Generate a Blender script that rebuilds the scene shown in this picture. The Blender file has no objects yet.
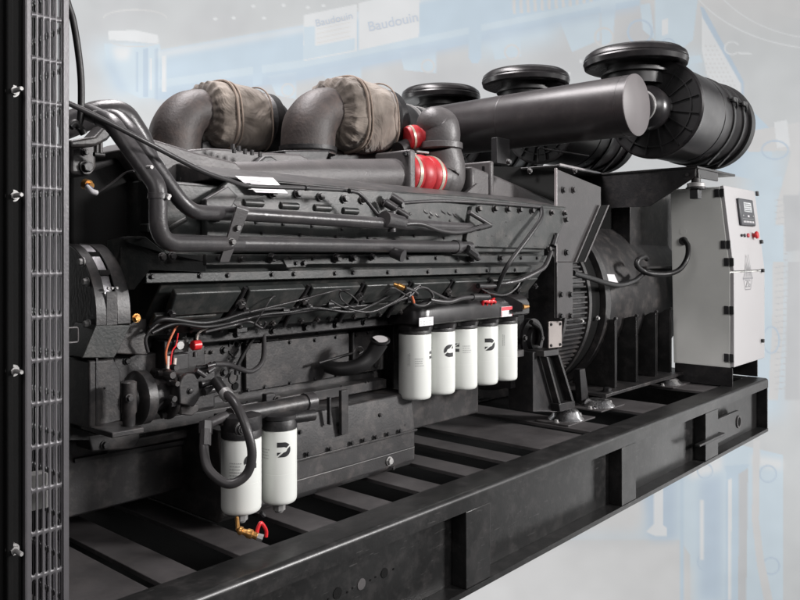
import bpy, bmesh, math, random
from mathutils import Vector, Matrix
random.seed(7)
R = math.radians
scene = bpy.context.scene
COL = scene.collection
F, CX, HY = 780.0, 400.0, 255.0
C41, S41 = 0.749, 0.663

# ---------- the photograph's perspective: turn a pixel of the photo into a point on a known plane ----------
def W(px, py, x=None, y=None, z=None):
    t = (px-CX)/F; s = (HY-py)/F
    dx = C41 + S41*t; dy = S41 - C41*t          # ray direction with depth 1
    if y is not None: d = y/dy
    elif x is not None: d = x/dx
    else: d = z/s
    return Vector((dx*d, dy*d, s*d))
def XP(px, y): return W(px, 0, y=y).x
def ZP(px, py, y): return W(px, py, y=y).z

# ---------- materials ----------
def nodes(m):
    m.use_nodes = True
    nt = m.node_tree
    return nt, nt.nodes['Principled BSDF']
def mat(name, col, rough=.5, metal=0.0, var=.25, vscale=6.0, bump=.15, bscale=220.0, dust=0.0, dcol=(.30,.26,.24), spec=.5, coat=0.0, scratch=0.0):
    m = bpy.data.materials.new(name); nt, b = nodes(m); N = nt.nodes; L = nt.links
    tc = N.new('ShaderNodeTexCoord')
    n1 = N.new('ShaderNodeTexNoise'); n1.inputs['Scale'].default_value = vscale; n1.inputs['Detail'].default_value = 8; n1.inputs['Roughness'].default_value=.65
    L.new(tc.outputs['Object'], n1.inputs['Vector'])
    r1 = N.new('ShaderNodeValToRGB'); r1.color_ramp.elements[0].position=.3; r1.color_ramp.elements[1].position=.7
    r1.color_ramp.elements[0].color = tuple(c*(1-var) for c in col)+(1,); r1.color_ramp.elements[1].color = tuple(min(1,c*(1+var)) for c in col)+(1,)
    L.new(n1.outputs['Fac'], r1.inputs['Fac'])
    colout = r1.outputs['Color']
    if dust > 0:
        n2 = N.new('ShaderNodeTexNoise'); n2.inputs['Scale'].default_value = 18; n2.inputs['Detail'].default_value = 10; n2.inputs['Roughness'].default_value=.7
        L.new(tc.outputs['Object'], n2.inputs['Vector'])
        r2 = N.new('ShaderNodeMapRange'); r2.inputs['From Min'].default_value=.48; r2.inputs['From Max'].default_value=.72; r2.inputs['To Max'].default_value=dust
        L.new(n2.outputs['Fac'], r2.inputs['Value'])
        mx = N.new('ShaderNodeMix'); mx.data_type='RGBA'
        L.new(r2.outputs['Result'], mx.inputs['Factor']); L.new(colout, mx.inputs['A']); mx.inputs['B'].default_value = dcol+(1,)
        colout = mx.outputs['Result']
    if scratch > 0:
        mp = N.new('ShaderNodeMapping'); mp.inputs['Scale'].default_value=(6,60,60); mp.inputs['Rotation'].default_value=(.3,.2,.25)
        L.new(tc.outputs['Object'], mp.inputs['Vector'])
        n4 = N.new('ShaderNodeTexNoise'); n4.inputs['Scale'].default_value=3.0; n4.inputs['Detail'].default_value=6
        L.new(mp.outputs['Vector'], n4.inputs['Vector'])
        r4 = N.new('ShaderNodeMapRange'); r4.inputs['From Min'].default_value=.66; r4.inputs['From Max'].default_value=.70; r4.inputs['To Max'].default_value=scratch
        L.new(n4.outputs['Fac'], r4.inputs['Value'])
        mx2 = N.new('ShaderNodeMix'); mx2.data_type='RGBA'
        L.new(r4.outputs['Result'], mx2.inputs['Factor']); L.new(colout, mx2.inputs['A']); mx2.inputs['B'].default_value=(.33,.32,.32,1)
        colout = mx2.outputs['Result']
    L.new(colout, b.inputs['Base Color'])
    rr = N.new('ShaderNodeMapRange'); rr.inputs['To Min'].default_value=max(.05,rough-.12); rr.inputs['To Max'].default_value=min(1,rough+.14)
    L.new(n1.outputs['Fac'], rr.inputs['Value']); L.new(rr.outputs['Result'], b.inputs['Roughness'])
    b.inputs['Metallic'].default_value = metal
    b.inputs['Specular IOR Level'].default_value = spec
    if coat: b.inputs['Coat Weight'].default_value = coat; b.inputs['Coat Roughness'].default_value=.2
    if bump > 0:
        n3 = N.new('ShaderNodeTexNoise'); n3.inputs['Scale'].default_value = bscale; n3.inputs['Detail'].default_value=4
        L.new(tc.outputs['Object'], n3.inputs['Vector'])
        bp = N.new('ShaderNodeBump'); bp.inputs['Strength'].default_value=bump; bp.inputs['Distance'].default_value=.002
        L.new(n3.outputs['Fac'], bp.inputs['Height']); L.new(bp.outputs['Normal'], b.inputs['Normal'])
    return m
M = {}
M['engine']  = mat('engine_paint_charcoal', (.0235,.0225,.0232), .42, var=.16, bump=.22, bscale=170, dust=.20)
M['cover']   = mat('cover_paint_green_black', (.0215,.0240,.0232), .40, var=.18, bump=.22, bscale=160, dust=.18)
M['mani']    = mat('manifold_paint_grey', (.070,.065,.0655), .45, var=.10, bump=.45, bscale=130, dust=.08)
M['gusset']  = mat('gusset_paint', (.040,.037,.038), .40, var=.15, bump=.15, dust=.06)
M['pipe']    = mat('pipe_paint', (.036,.034,.0355), .35, var=.14, bump=.3, bscale=120, dust=.08)
M['dark']    = mat('black_cast', (.0105,.010,.011), .48, var=.3, bump=.4, bscale=120, dust=.08)
M['frame']   = mat('frame_paint_black', (.0125,.0125,.0125), .36, var=.3, vscale=4, bump=.12, bscale=90, dust=.30, dcol=(.085,.078,.077), scratch=.10)
M['member']  = mat('member_paint', (.075,.070,.071), .48, var=.3, vscale=7, bump=.15, bscale=80, dust=.3, dcol=(.14,.125,.12))
M['gloss']   = mat('black_gloss_plastic', (.014,.013,.014), .30, var=.2, bump=.05, dust=.06)
M['ribbed']  = mat('black_plastic_matt', (.010,.010,.0105), .45, var=.2, bump=.1)
M['tube']    = mat('duct_paint', (.030,.026,.027), .36, var=.15, vscale=3, bump=.12, bscale=60, dust=.06)
M['cap']     = mat('duct_cap_paint', (.115,.104,.106), .5, var=.12, vscale=8, bump=.1)
M['rubber']  = mat('rubber', (.011,.0105,.011), .45, var=.2, bump=.1)
M['hose']    = mat('hose_rubber_grey', (.034,.032,.033), .38, var=.15, bump=.15)
M['filter']  = mat('filter_white', (.66,.675,.645), .36, var=.02, bump=.03, dust=0)
M['ink']     = mat('ink_black', (.03,.03,.032), .4, var=.1, bump=0)
M['inkgrey'] = mat('ink_grey', (.42,.43,.42), .5, var=.1, bump=0)
M['emblemink'] = mat('emblem_ink', (.27,.27,.28), .5, var=.1, bump=0)
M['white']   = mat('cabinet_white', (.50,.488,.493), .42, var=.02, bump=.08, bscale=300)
M['cabside'] = mat('cabinet_side_lightened', (.86,.87,.83), .5, var=.03, bump=.1, bscale=300)  # same white paint as the doors, lightened to offset the shade here
M['zinc']    = mat('zinc_steel', (.36,.355,.35), .55, metal=.6, var=.2, vscale=30, bump=.2)
M['chrome']  = mat('bright_steel', (.88,.87,.88), .27, metal=1.0, var=.1, vscale=40, bump=.25, bscale=60)
M['mouth']  = mat('filler_bare_metal', (.72,.69,.69), .4, metal=.2, var=.1, bump=.1)
M['pulley']  = mat('pulley_steel', (.62,.61,.63), .38, metal=.75, var=.45, vscale=22, bump=.3)
M['guard']   = mat('guard_metal', (.112,.108,.114), .36, metal=.25, var=.12, bump=.15)
M['plate']   = mat('bare_plate', (.30,.27,.255), .5, metal=.3, var=.12, bump=.1)
M['red']     = mat('red_silicone', (.38,.022,.028), .42, var=.12, bump=.1)
M['redpl']   = mat('red_plastic', (.60,.02,.025), .35, var=.1, bump=0)
M['band']    = mat('clamp_band', (.55,.50,.41), .35, metal=.6, var=.15, bump=.1)
M['brass']   = mat('brass', (.62,.33,.11), .32, metal=.9, var=.2, vscale=40, bump=.2)
M['exhaust'] = mat('exhaust_cast_iron', (.040,.032,.030), .56, var=.35, vscale=9, bump=.6, bscale=90, dust=.25, dcol=(.15,.10,.08))
M['gridbar'] = mat('guard_back_metal', (.09,.085,.095), .4, metal=.2, var=.1, bump=.1)
M['label']   = mat('label_white', (.75,.73,.75), .45, var=.03, bump=0)
M['labelred']= mat('label_red', (.62,.06,.08), .45, var=.03, bump=0)
M['orange']  = mat('wire_orange', (.55,.14,.06), .45, var=.1, bump=0)
M['cream']   = mat('wire_cream', (.62,.55,.50), .45, var=.1, bump=0)
M['pink']    = mat('wire_pink', (.50,.30,.30), .45, var=.1, bump=0)
M['blue']    = mat('wire_blue', (.12,.16,.28), .45, var=.1, bump=0)
M['screen']  = mat('lcd_screen', (.66,.68,.69), .25, var=.05, bump=0)
M['panel']   = mat('panel_plastic', (.055,.057,.065), .42, var=.1, bump=.1)
M['floor']   = mat('plinth_black', (.007,.007,.007), .8, var=.3, bump=.3, spec=.12)
M['paleedge']  = mat('pale_edge_metal', (.5,.47,.47), .35, metal=.6, var=.2, bump=.1)  # pale metal for the thin edge strips

def fabric():
    m = bpy.data.materials.new('glass_cloth_jacket'); nt, b = nodes(m); N=nt.nodes; L=nt.links
    tc=N.new('ShaderNodeTexCoord')
    n=N.new('ShaderNodeTexNoise'); n.inputs['Scale'].default_value=9; n.inputs['Detail'].default_value=8; L.new(tc.outputs['Object'],n.inputs['Vector'])
    r=N.new('ShaderNodeValToRGB'); r.color_ramp.elements[0].position=.3; r.color_ramp.elements[0].color=(.095,.080,.068,1); r.color_ramp.elements[1].position=.72; r.color_ramp.elements[1].color=(.29,.25,.215,1)
    L.new(n.outputs['Fac'],r.inputs['Fac']); L.new(r.outputs['Color'],b.inputs['Base Color'])
    b.inputs['Roughness'].default_value=.85; b.inputs['Specular IOR Level'].default_value=.2; b.inputs['Sheen Weight'].default_value=.2
    n2=N.new('ShaderNodeTexNoise'); n2.inputs['Scale'].default_value=8; n2.inputs['Detail'].default_value=3; n2.inputs['Distortion'].default_value=1.2; L.new(tc.outputs['Object'],n2.inputs['Vector'])
    n3=N.new('ShaderNodeTexNoise'); n3.inputs['Scale'].default_value=350; L.new(tc.outputs['Object'],n3.inputs['Vector'])
    b1=N.new('ShaderNodeBump'); b1.inputs['Strength'].default_value=1.0; b1.inputs['Distance'].default_value=.03; L.new(n2.outputs['Fac'],b1.inputs['Height'])
    b2=N.new('ShaderNodeBump'); b2.inputs['Strength'].default_value=.3; b2.inputs['Distance'].default_value=.002; L.new(n3.outputs['Fac'],b2.inputs['Height']); L.new(b1.outputs['Normal'],b2.inputs['Normal'])
    L.new(b2.outputs['Normal'],b.inputs['Normal'])
    return m
M['fabric']=fabric()
M['seam']=mat('jacket_seam',(.26,.21,.175),.85,var=.2,bump=.4,spec=.2)

scene.render.engine='CYCLES'; scene.cycles.transparent_max_bounces=32
def printm(name, col, under=None):
    m = bpy.data.materials.new(name); nt,b=nodes(m); N=nt.nodes; L=nt.links
    tc=N.new('ShaderNodeTexCoord'); n=N.new('ShaderNodeTexNoise'); n.inputs['Scale'].default_value=1.3; n.inputs['Detail'].default_value=9; n.inputs['Roughness'].default_value=.6
    L.new(tc.outputs['Object'],n.inputs['Vector'])
    r=N.new('ShaderNodeValToRGB'); r.color_ramp.elements[0].position=.3; r.color_ramp.elements[1].position=.7
    r.color_ramp.elements[0].color=tuple(c*.955 for c in col)+(1,); r.color_ramp.elements[1].color=tuple(min(1,c*1.04) for c in col)+(1,)
    L.new(n.outputs['Fac'],r.inputs['Fac'])
    oc=r.outputs['Color']
    if under:
        at=N.new('ShaderNodeAttribute'); at.attribute_name='ink'; mx=N.new('ShaderNodeMix'); mx.data_type='RGBA'
        L.new(at.outputs['Fac'],mx.inputs['Factor']); mx.inputs['A'].default_value=tuple(under)+(1,); L.new(oc,mx.inputs['B']); oc=mx.outputs['Result']
    L.new(oc,b.inputs['Base Color'])
    b.inputs['Roughness'].default_value=1; b.inputs['Specular IOR Level'].default_value=0
    return m
PC={'grey':(.645,.665,.672),'grey2':(.605,.618,.63),'blue':(.585,.69,.775),'blue2':(.64,.735,.80),'blue3':(.545,.64,.735),'white':(.78,.80,.81),'text':(.64,.70,.78),'cream':(.74,.74,.725),'greyl':(.70,.705,.705)}
P={k:printm('print_'+k,v) for k,v in PC.items()}
PM={}
def PU(m,u):
    if (m,u) not in PM: PM[(m,u)]=printm('print_'+m+'_on_'+u,PC[m],PC[u])
    return PM[(m,u)]

# ---------- mesh builder ----------
class MB:
    def __init__(s): s.bm = bmesh.new()
    def face(s, pts):
        vs=[s.bm.verts.new(p) for p in pts]
        return s.bm.faces.new(vs)
    def box(s, x0,x1,y0,y1,z0,z1, mtx=None):
        c=[Vector((x,y,z)) for x in (x0,x1) for y in (y0,y1) for z in (z0,z1)]
        if mtx: c=[mtx@p for p in c]
        v=[s.bm.verts.new(p) for p in c]
        for f in ((0,1,3,2),(4,6,7,5),(0,4,5,1),(2,3,7,6),(0,2,6,4),(1,5,7,3)): s.bm.faces.new([v[i] for i in f])
        return s
    def prism(s, pts, vec):
        pts=[Vector(p) for p in pts]; vec=Vector(vec)
        a=[s.bm.verts.new(p) for p in pts]; b=[s.bm.verts.new(p+vec) for p in pts]; n=len(pts)
        s.bm.faces.new(a); s.bm.faces.new(b[::-1])
        for i in range(n): s.bm.faces.new([a[i],b[i],b[(i+1)%n],a[(i+1)%n]])
        return s
    def rings(s, rings, cap=True, closed=False):
        R_=[[s.bm.verts.new(p) for p in r] for r in rings]; n=len(R_[0])
        for a,b in zip(R_,R_[1:]):
            for i in range(n): s.bm.faces.new([a[i],a[(i+1)%n],b[(i+1)%n],b[i]])
        if closed:
            a,b=R_[-1],R_[0]
            for i in range(n): s.bm.faces.new([a[i],a[(i+1)%n],b[(i+1)%n],b[i]])
        elif cap:
            s.bm.faces.new(R_[0][::-1]); s.bm.faces.new(R_[-1])
        return s
    def lathe(s, prof, org, axis, seg=32, cap=True):
        """prof: (distance along axis, radius)"""
        org=Vector(org); ax=Vector(axis).normalized(); u=ax.orthogonal().normalized(); v=ax.cross(u)
        rr=[]
        for d,r in prof:
            r=max(r,.0004)
            rr.append([org+ax*d+(u*math.cos(2*math.pi*i/seg)+v*math.sin(2*math.pi*i/seg))*r for i in range(seg)])
        return s.rings(rr,cap)
    def cyl(s,p0,p1,r,r1=None,seg=24):
        p0=Vector(p0);p1=Vector(p1); L=(p1-p0).length
        return s.lathe([(0,r),(L,r if r1 is None else r1)],p0,p1-p0,seg)
    def tube(s, pts, r, seg=14, sub=8, smooth=True, rads=None, cap=True):
        pts=[Vector(p) for p in pts]
        path=[]; rad=[]
        if smooth and len(pts)>2:
            n=len(pts)
            for i in range(n-1):
                p0=pts[max(0,i-1)];p1=pts[i];p2=pts[i+1];p3=pts[min(n-1,i+2)]
                for k in range(sub):
                    t=k/sub
                    path.append(.5*((2*p1)+(p2-p0)*t+(2*p0-5*p1+4*p2-p3)*t*t+(3*p1-p0-3*p2+p3)*t**3))
                    rad.append(r if rads is None else rads[i]*(1-t)+rads[i+1]*t)
            path.append(pts[-1]); rad.append(r if rads is None else rads[-1])
        else: path=pts; rad=[r]*len(pts) if rads is None else rads
        t0=(path[1]-path[0]).normalized(); u=t0.orthogonal().normalized()
        rr=[]
        for i,p in enumerate(path):
            a=path[max(0,i-1)]; b=path[min(len(path)-1,i+1)]; t=(b-a)
            if t.length<1e-7: t=t0
            t=t.normalized(); u=(u-t*u.dot(t)).normalized(); v=t.cross(u)
            rr.append([p+(u*math.cos(2*math.pi*k/seg)+v*math.sin(2*math.pi*k/seg))*rad[i] for k in range(seg)])
        return s.rings(rr,cap)
    def bend(s, pts, r, br, seg=18, n=8):
        """straight pipe runs with rounded corners of radius br"""
        pts=[Vector(p) for p in pts]; out=[pts[0]]
        for i in range(1,len(pts)-1):
            a=(pts[i-1]-pts[i]).normalized(); b=(pts[i+1]-pts[i]).normalized()
            ang=a.angle(b); d=min(br/math.tan(ang/2), (pts[i-1]-pts[i]).length*.48, (pts[i+1]-pts[i]).length*.48)
            p0=pts[i]+a*d; p2=pts[i]+b*d
            for k in range(n+1):
                t=k/n; out.append(p0*(1-t)**2+pts[i]*2*t*(1-t)+p2*t*t)
        out.append(pts[-1])
        return s.tube(out,r,seg,smooth=False)
    def hexbolt(s,p,d,r=.008,h=.008,washer=True):
        p=Vector(p); d=Vector(d).normalized()
        if washer: s.lathe([(0,r*1.35),(h*.25,r*1.35)],p,d,14)
        s.lathe([(h*.2,r),(h*.9,r),(h,r*.85)],p,d,6)
        return s
    def build(s,name,m,parent=None,bevel=0,seg=2,ang=38,kind=None,label=None,solid=0):
        bmesh.ops.recalc_face_normals(s.bm, faces=s.bm.faces[:])
        me=bpy.data.meshes.new(name); s.bm.to_mesh(me); s.bm.free()
        me.materials.append(M[m] if isinstance(m,str) else m)
        for p in me.polygons: p.use_smooth=True
        me.set_sharp_from_angle(angle=R(ang))
        o=bpy.data.objects.new(name,me); COL.objects.link(o)
        if solid:
            md=o.modifiers.new('thick','SOLIDIFY'); md.thickness=solid; md.offset=0
        if bevel:
            md=o.modifiers.new('edge','BEVEL'); md.width=bevel; md.segments=seg; md.limit_method='ANGLE'; md.angle_limit=R(35)
        if parent is not None:
            o.parent=parent; o.matrix_parent_inverse=parent.matrix_basis.inverted() if parent.type=='EMPTY' else Matrix()
            if parent.type!='EMPTY' and parent.parent is not None: pass
        if kind: o['kind']=kind
        if label: o['label']=label
        return o
def tag(o,label,cat,group=None,kind=None):
    o['label']=label; o['category']=cat
    if group:o['group']=group
    if kind:o['kind']=kind
    return o
def thing(name,loc,label,cat,group=None):
    o=bpy.data.objects.new(name,None); o.empty_display_size=.05; o.location=Vector(loc); COL.objects.link(o)
    return tag(o,label,cat,group)
# children meshes are written in world coordinates; matrix_parent_inverse brings them under the empty at its base
def copy_tree(o,parent=None,shift=None):
    c=o.copy(); COL.objects.link(c)
    if parent is not None:
        c.parent=parent; c.matrix_parent_inverse=o.matrix_parent_inverse.copy()
    for ch in list(o.children): copy_tree(ch,c)
    return c
def textmesh(name,txt,size,m,mtx,parent,extrude=.0006,fn=None,align='CENTER',space=1.0):
    cu=bpy.data.curves.new(name,'FONT'); cu.body=txt; cu.size=size; cu.align_x=align; cu.align_y='CENTER'; cu.extrude=extrude; cu.space_character=space
    to=bpy.data.objects.new(name,cu); COL.objects.link(to)
    dg=bpy.context.evaluated_depsgraph_get(); me=bpy.data.meshes.new_from_object(to.evaluated_get(dg)); 
    bpy.data.objects.remove(to); bpy.data.curves.remove(cu)
    for v in me.vertices: v.co = fn(v.co) if fn else mtx@v.co
    me.materials.clear(); me.materials.append(M[m] if isinstance(m,str) else m); me.name=name
    o=bpy.data.objects.new(name,me); COL.objects.link(o)
    if parent is not None:
        o.parent=parent; o.matrix_parent_inverse=parent.matrix_basis.inverted() if parent.type=='EMPTY' else Matrix()
    return o
def frame_mtx(org,u,v):
    u=Vector(u).normalized(); v=Vector(v).normalized(); w=u.cross(v)
    m=Matrix((u,v,w)).transposed().to_4x4(); m.translation=Vector(org); return m
NX,NY,NZ=Vector((-1,0,0)),Vector((0,-1,0)),Vector((0,0,1))

# ======================= SETTING =======================
MB().box(-.4,4.75,1.80,3.25,-1.10,-1.0165).build('floor','floor',kind='structure')
BD=9.0
def BP(px,py,off=0.0):
    d=BD-off*.3; t=(px-CX)/F; s=(HY-py)/F
    return Vector(((C41+S41*t)*d,(S41-C41*t)*d,s*d))
vd=Vector((C41,S41,0))
PRN=[]
def pr(name,m,polys,off=.004,f=.9,u=None):
    PRN.append((off,len(PRN),PC[m],polys,f))
def circ(cx,cy,rx,ry=None,n=28,a0=0,a1=360):
    ry=rx if ry is None else ry
    return [(cx+rx*math.cos(R(a0+(a1-a0)*i/n)),cy+ry*math.sin(R(a0+(a1-a0)*i/n))) for i in range(n if a1-a0==360 else n+1)]
def arc(cx,cy,rx,ry,w,a0,a1,n=28):
    o=circ(cx,cy,rx,ry,n,a0,a1-.001); i=circ(cx,cy,rx-w,ry-w,n,a0,a1-.001)[::-1]
    return o+i
pr('printed_pipe','blue',[[(158,50),(320,22),(420,-6),(640,-60),(640,5),(560,22),(440,50),(300,80),(158,100)]],.004)
pr('printed_pipe_edge','blue2',[[(158,80),(300,60),(440,33),(640,-8),(640,-2),(440,40),(300,68),(158,88)]],.009,u='blue')
pr('printed_flange','blue3',[[(143,49),(148,48),(148,97),(143,97)],[(155,49),(158,48),(158,100),(155,99)],[(136,52),(138,52),(138,92),(136,92)]],.009,u='blue2')
pr('printed_elbow','blue2',[[(104,44),(160,44),(162,60),(158,98),(140,98),(120,88),(108,70)]],.006)
pr('printed_clamp','white',[[(108,31),(135,30),(158,35),(159,44),(130,41),(109,40)]],.012)
pr('printed_clamp_edge','greyl',[arc(135,18,32,9,1.5,180,360),arc(135,40,26,7,1.2,20,160)],.014)
pr('printed_label','white',[[(304,15),(357,4),(357,51),(303,61)],[(359,3),(420,-12),(419,37),(359,50)]],.012,u='blue')
pr('printed_label_field','blue2',[[(304,27),(315,26),(315,46),(355,38),(355,50),(303,60)]],.018,u='white')
pr('printed_label_lines','cream',[[(317,24+i*4.6),(350,17+i*4.6),(350,18.2+i*4.6),(317,25.2+i*4.6)] for i in range(5)],.020,u='white')
def bt(txt,px,py,size,slope):
    u=(BP(px+10,py-10*slope)-BP(px,py)); v=Vector((0,0,1))
    m=frame_mtx(BP(px,py,.012),u,v-u.normalized()*v.dot(u.normalized()))
    o=textmesh('printed_lettering',txt,size,P['text'],m,backdrop,extrude=.0004)
pr('printed_bracket','blue2',[[(268,76),(296,72),(296,99),(276,95)],[(320,70),(361,62),(361,80),(330,84)],[(400,52),(436,48),(436,73),(404,70)],[(489,34),(520,31),(521,56),(495,60)],[(560,22),(600,14),(600,40),(572,52)]],.005)
pr('printed_bracket_ring','greyl',[arc(288,90,7,7,1.6,0,360),arc(428,66,7,7,1.6,0,360),arc(512,52,8,8,1.8,0,360),arc(604,37,10,10,2,0,360)],.010,u='blue2')
pr('printed_strap','blue',[[(469,18),(481,16),(481,58),(478,63),(472,63),(469,58)],[(253,62),(262,60),(262,84),(253,86)]],.014)
pr('printed_machinery','blue2',[[(655,-20),(700,-20),(693,40),(668,60),(655,50)],[(600,-20),(618,-20),(612,50),(602,48)],[(640,5),(650,3),(655,40),(643,30)]],.005)
pr('printed_plate_edge','blue3',[[(700,6),(704,8),(744,82),(744,96),(741,96),(741,84),(703,18)]],.010,f=.8)
holes=[]
pr('printed_plate','white',[[(702,10),(741,84),(741,98),(707,76),(702,50)]],.008)
for r_ in range(11):
    for c_ in range(8):
        x=706+c_*4.4+(r_%2)*2.2; y=46+r_*4.4
        if y>14+ (x-702)*1.85+6 and y<78+(x-707)*.6: holes.append(circ(x,y,1.1,n=6))
pr('printed_plate_holes','greyl',holes,.011,u='white')
pr('printed_wheel','greyl',[circ(830,-50,110,72,36)],.006)
pr('printed_wheel_rim','white',[arc(830,-50,152,100,1.2,90,200),arc(830,-50,128,90,1.0,90,180)],.008)
pr('printed_cable_loop','white',[arc(732,48,8,7,1.5,40,330),[(738,52),(752,53),(752,54.5),(738,54)]],.012,f=.6)
pr('printed_hose','greyl',[[(745,132),(800,122),(800,150),(748,152)],[(792,150),(800,140),(800,190),(790,215),(784,260),(783,330),(778,400),(768,400),(772,330),(773,250),(778,200)]],.006)
pr('printed_hose_rings','grey2',[[(775,160+i*6.1+40),(788,158+i*6.1+40),(788,159+i*6.1+40),(775,161+i*6.1+40)] for i in range(32)],.009,u='greyl')
pr('printed_hose_clamp','white',[[(774,122),(787,120),(790,146),(777,148)]],.010)
rq=random.Random(3)
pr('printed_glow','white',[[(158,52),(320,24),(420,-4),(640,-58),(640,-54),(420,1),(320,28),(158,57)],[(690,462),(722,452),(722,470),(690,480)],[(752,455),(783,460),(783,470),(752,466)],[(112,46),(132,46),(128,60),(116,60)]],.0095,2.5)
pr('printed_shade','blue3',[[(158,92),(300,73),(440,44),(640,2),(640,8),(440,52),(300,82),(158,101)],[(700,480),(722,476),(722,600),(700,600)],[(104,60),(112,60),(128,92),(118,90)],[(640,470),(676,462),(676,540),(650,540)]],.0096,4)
pr('printed_haze','greyl',[[(560,-30),(800,-30),(800,30),(700,20),(600,30)],[(650,90),(720,80),(740,130),(690,150)],[(760,260),(800,250),(800,420),(760,420)]],.0035,14)
pr('printed_blue_haze','blue2',[[(745,150),(785,150),(785,420),(745,420)],[(470,28),(560,8),(560,40),(480,60)],[(90,44),(150,44),(160,100),(110,95)],[(640,60),(700,52),(705,95),(650,90)]],.0036,9)
pr('printed_fins','greyl',[[(512+i*7,-6),(515+i*7,-6),(516+i*7,14-i*.9),(513+i*7,14-i*.9)] for i in range(12)],.006)
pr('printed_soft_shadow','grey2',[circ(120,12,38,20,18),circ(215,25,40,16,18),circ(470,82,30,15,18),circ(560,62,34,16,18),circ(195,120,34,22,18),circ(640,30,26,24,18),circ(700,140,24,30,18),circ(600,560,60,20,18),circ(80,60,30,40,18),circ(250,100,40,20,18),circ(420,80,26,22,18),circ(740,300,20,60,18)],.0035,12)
pr('printed_bolt_small','white',[circ(218+i*17+rq.uniform(-5,5),18-i*2+rq.uniform(-9,9),2.2,1.6,8) for i in range(9)]+[circ(545+i*12,70+rq.uniform(-10,10),1.8,n=8) for i in range(5)],.009)
pr('printed_pipework','blue2',[[(655,62),(700,55),(703,62),(657,70)],[(680,-20),(686,-20),(684,52),(678,52)],[(760,180),(782,176),(782,186),(760,190)],[(768,225),(784,225),(784,262),(768,262)],[(600,-5),(648,-12),(648,-2),(600,6)]],.009)
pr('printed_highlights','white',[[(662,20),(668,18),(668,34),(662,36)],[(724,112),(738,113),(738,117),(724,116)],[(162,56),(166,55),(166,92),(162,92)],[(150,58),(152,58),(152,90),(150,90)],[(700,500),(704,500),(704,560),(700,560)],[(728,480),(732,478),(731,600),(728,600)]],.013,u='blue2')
pr('printed_lower_machinery','greyl',[[(560,500),(640,470),(650,505),(640,535),(560,535)]],.0045,6)
pr('printed_ring','blue3',[arc(640,32,13,13,2,0,360),arc(668,46,8,8,1.4,0,360),arc(771,340,9,14,1.5,0,360),arc(775,150,14,10,1.6,0,360)],.012,u='blue2')
pr('printed_housing','blue',[[(715,100),(745,104),(772,130),(770,250),(768,395),(752,395),(755,180),(716,172)]],.003)
pr('printed_housing_detail','blue2',[[(718,108),(742,110),(742,122),(718,120)],[(757,200),(768,200),(766,380),(759,380)]],.005,u='blue')
pr('printed_casing','grey2',[[(783,195),(800,195),(800,250),(786,252)],[(788,262),(800,262),(800,400),(785,400)]],.011)
pr('printed_engine_side','blue2',[[(610,495),(720,440),(783,455),(783,620),(690,620),(690,555),(680,540),(560,540),(545,548),(520,545)]],.003)
pr('printed_engine_block','greyl',[[(440,620),(470,545),(681,541),(684,566),(692,568),(692,620)]],.006,f=5)
pr('printed_rib','blue',[[(680,470),(684,470),(684,620),(680,620)],[(724,466),(750,464),(745,472),(741,620),(725,620),(726,472)]],.007,u='blue2')
pr('printed_rib_shade','grey2',[[(739,474),(748,468),(746,620),(738,620)]],.010,u='blue')
pr('printed_bolt','blue3',[arc(705,471,8,8,1.2,0,360),arc(707,562,10,10,1.5,0,360),arc(768,474,9,9,1.5,0,360),arc(771,566,9,9,1.5,0,360)],.010,u='blue2')
pr('printed_rod','white',[[(654,490),(663,487),(663,525),(667,528),(667,536),(655,536),(646,532),(654,524)]],.010,u='blue2')
pr('printed_thin_hose','greyl',[[(753,440),(760,440),(759,520),(764,560),(777,620),(768,620),(757,566),(752,520)]],.014,u='blue2')

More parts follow.
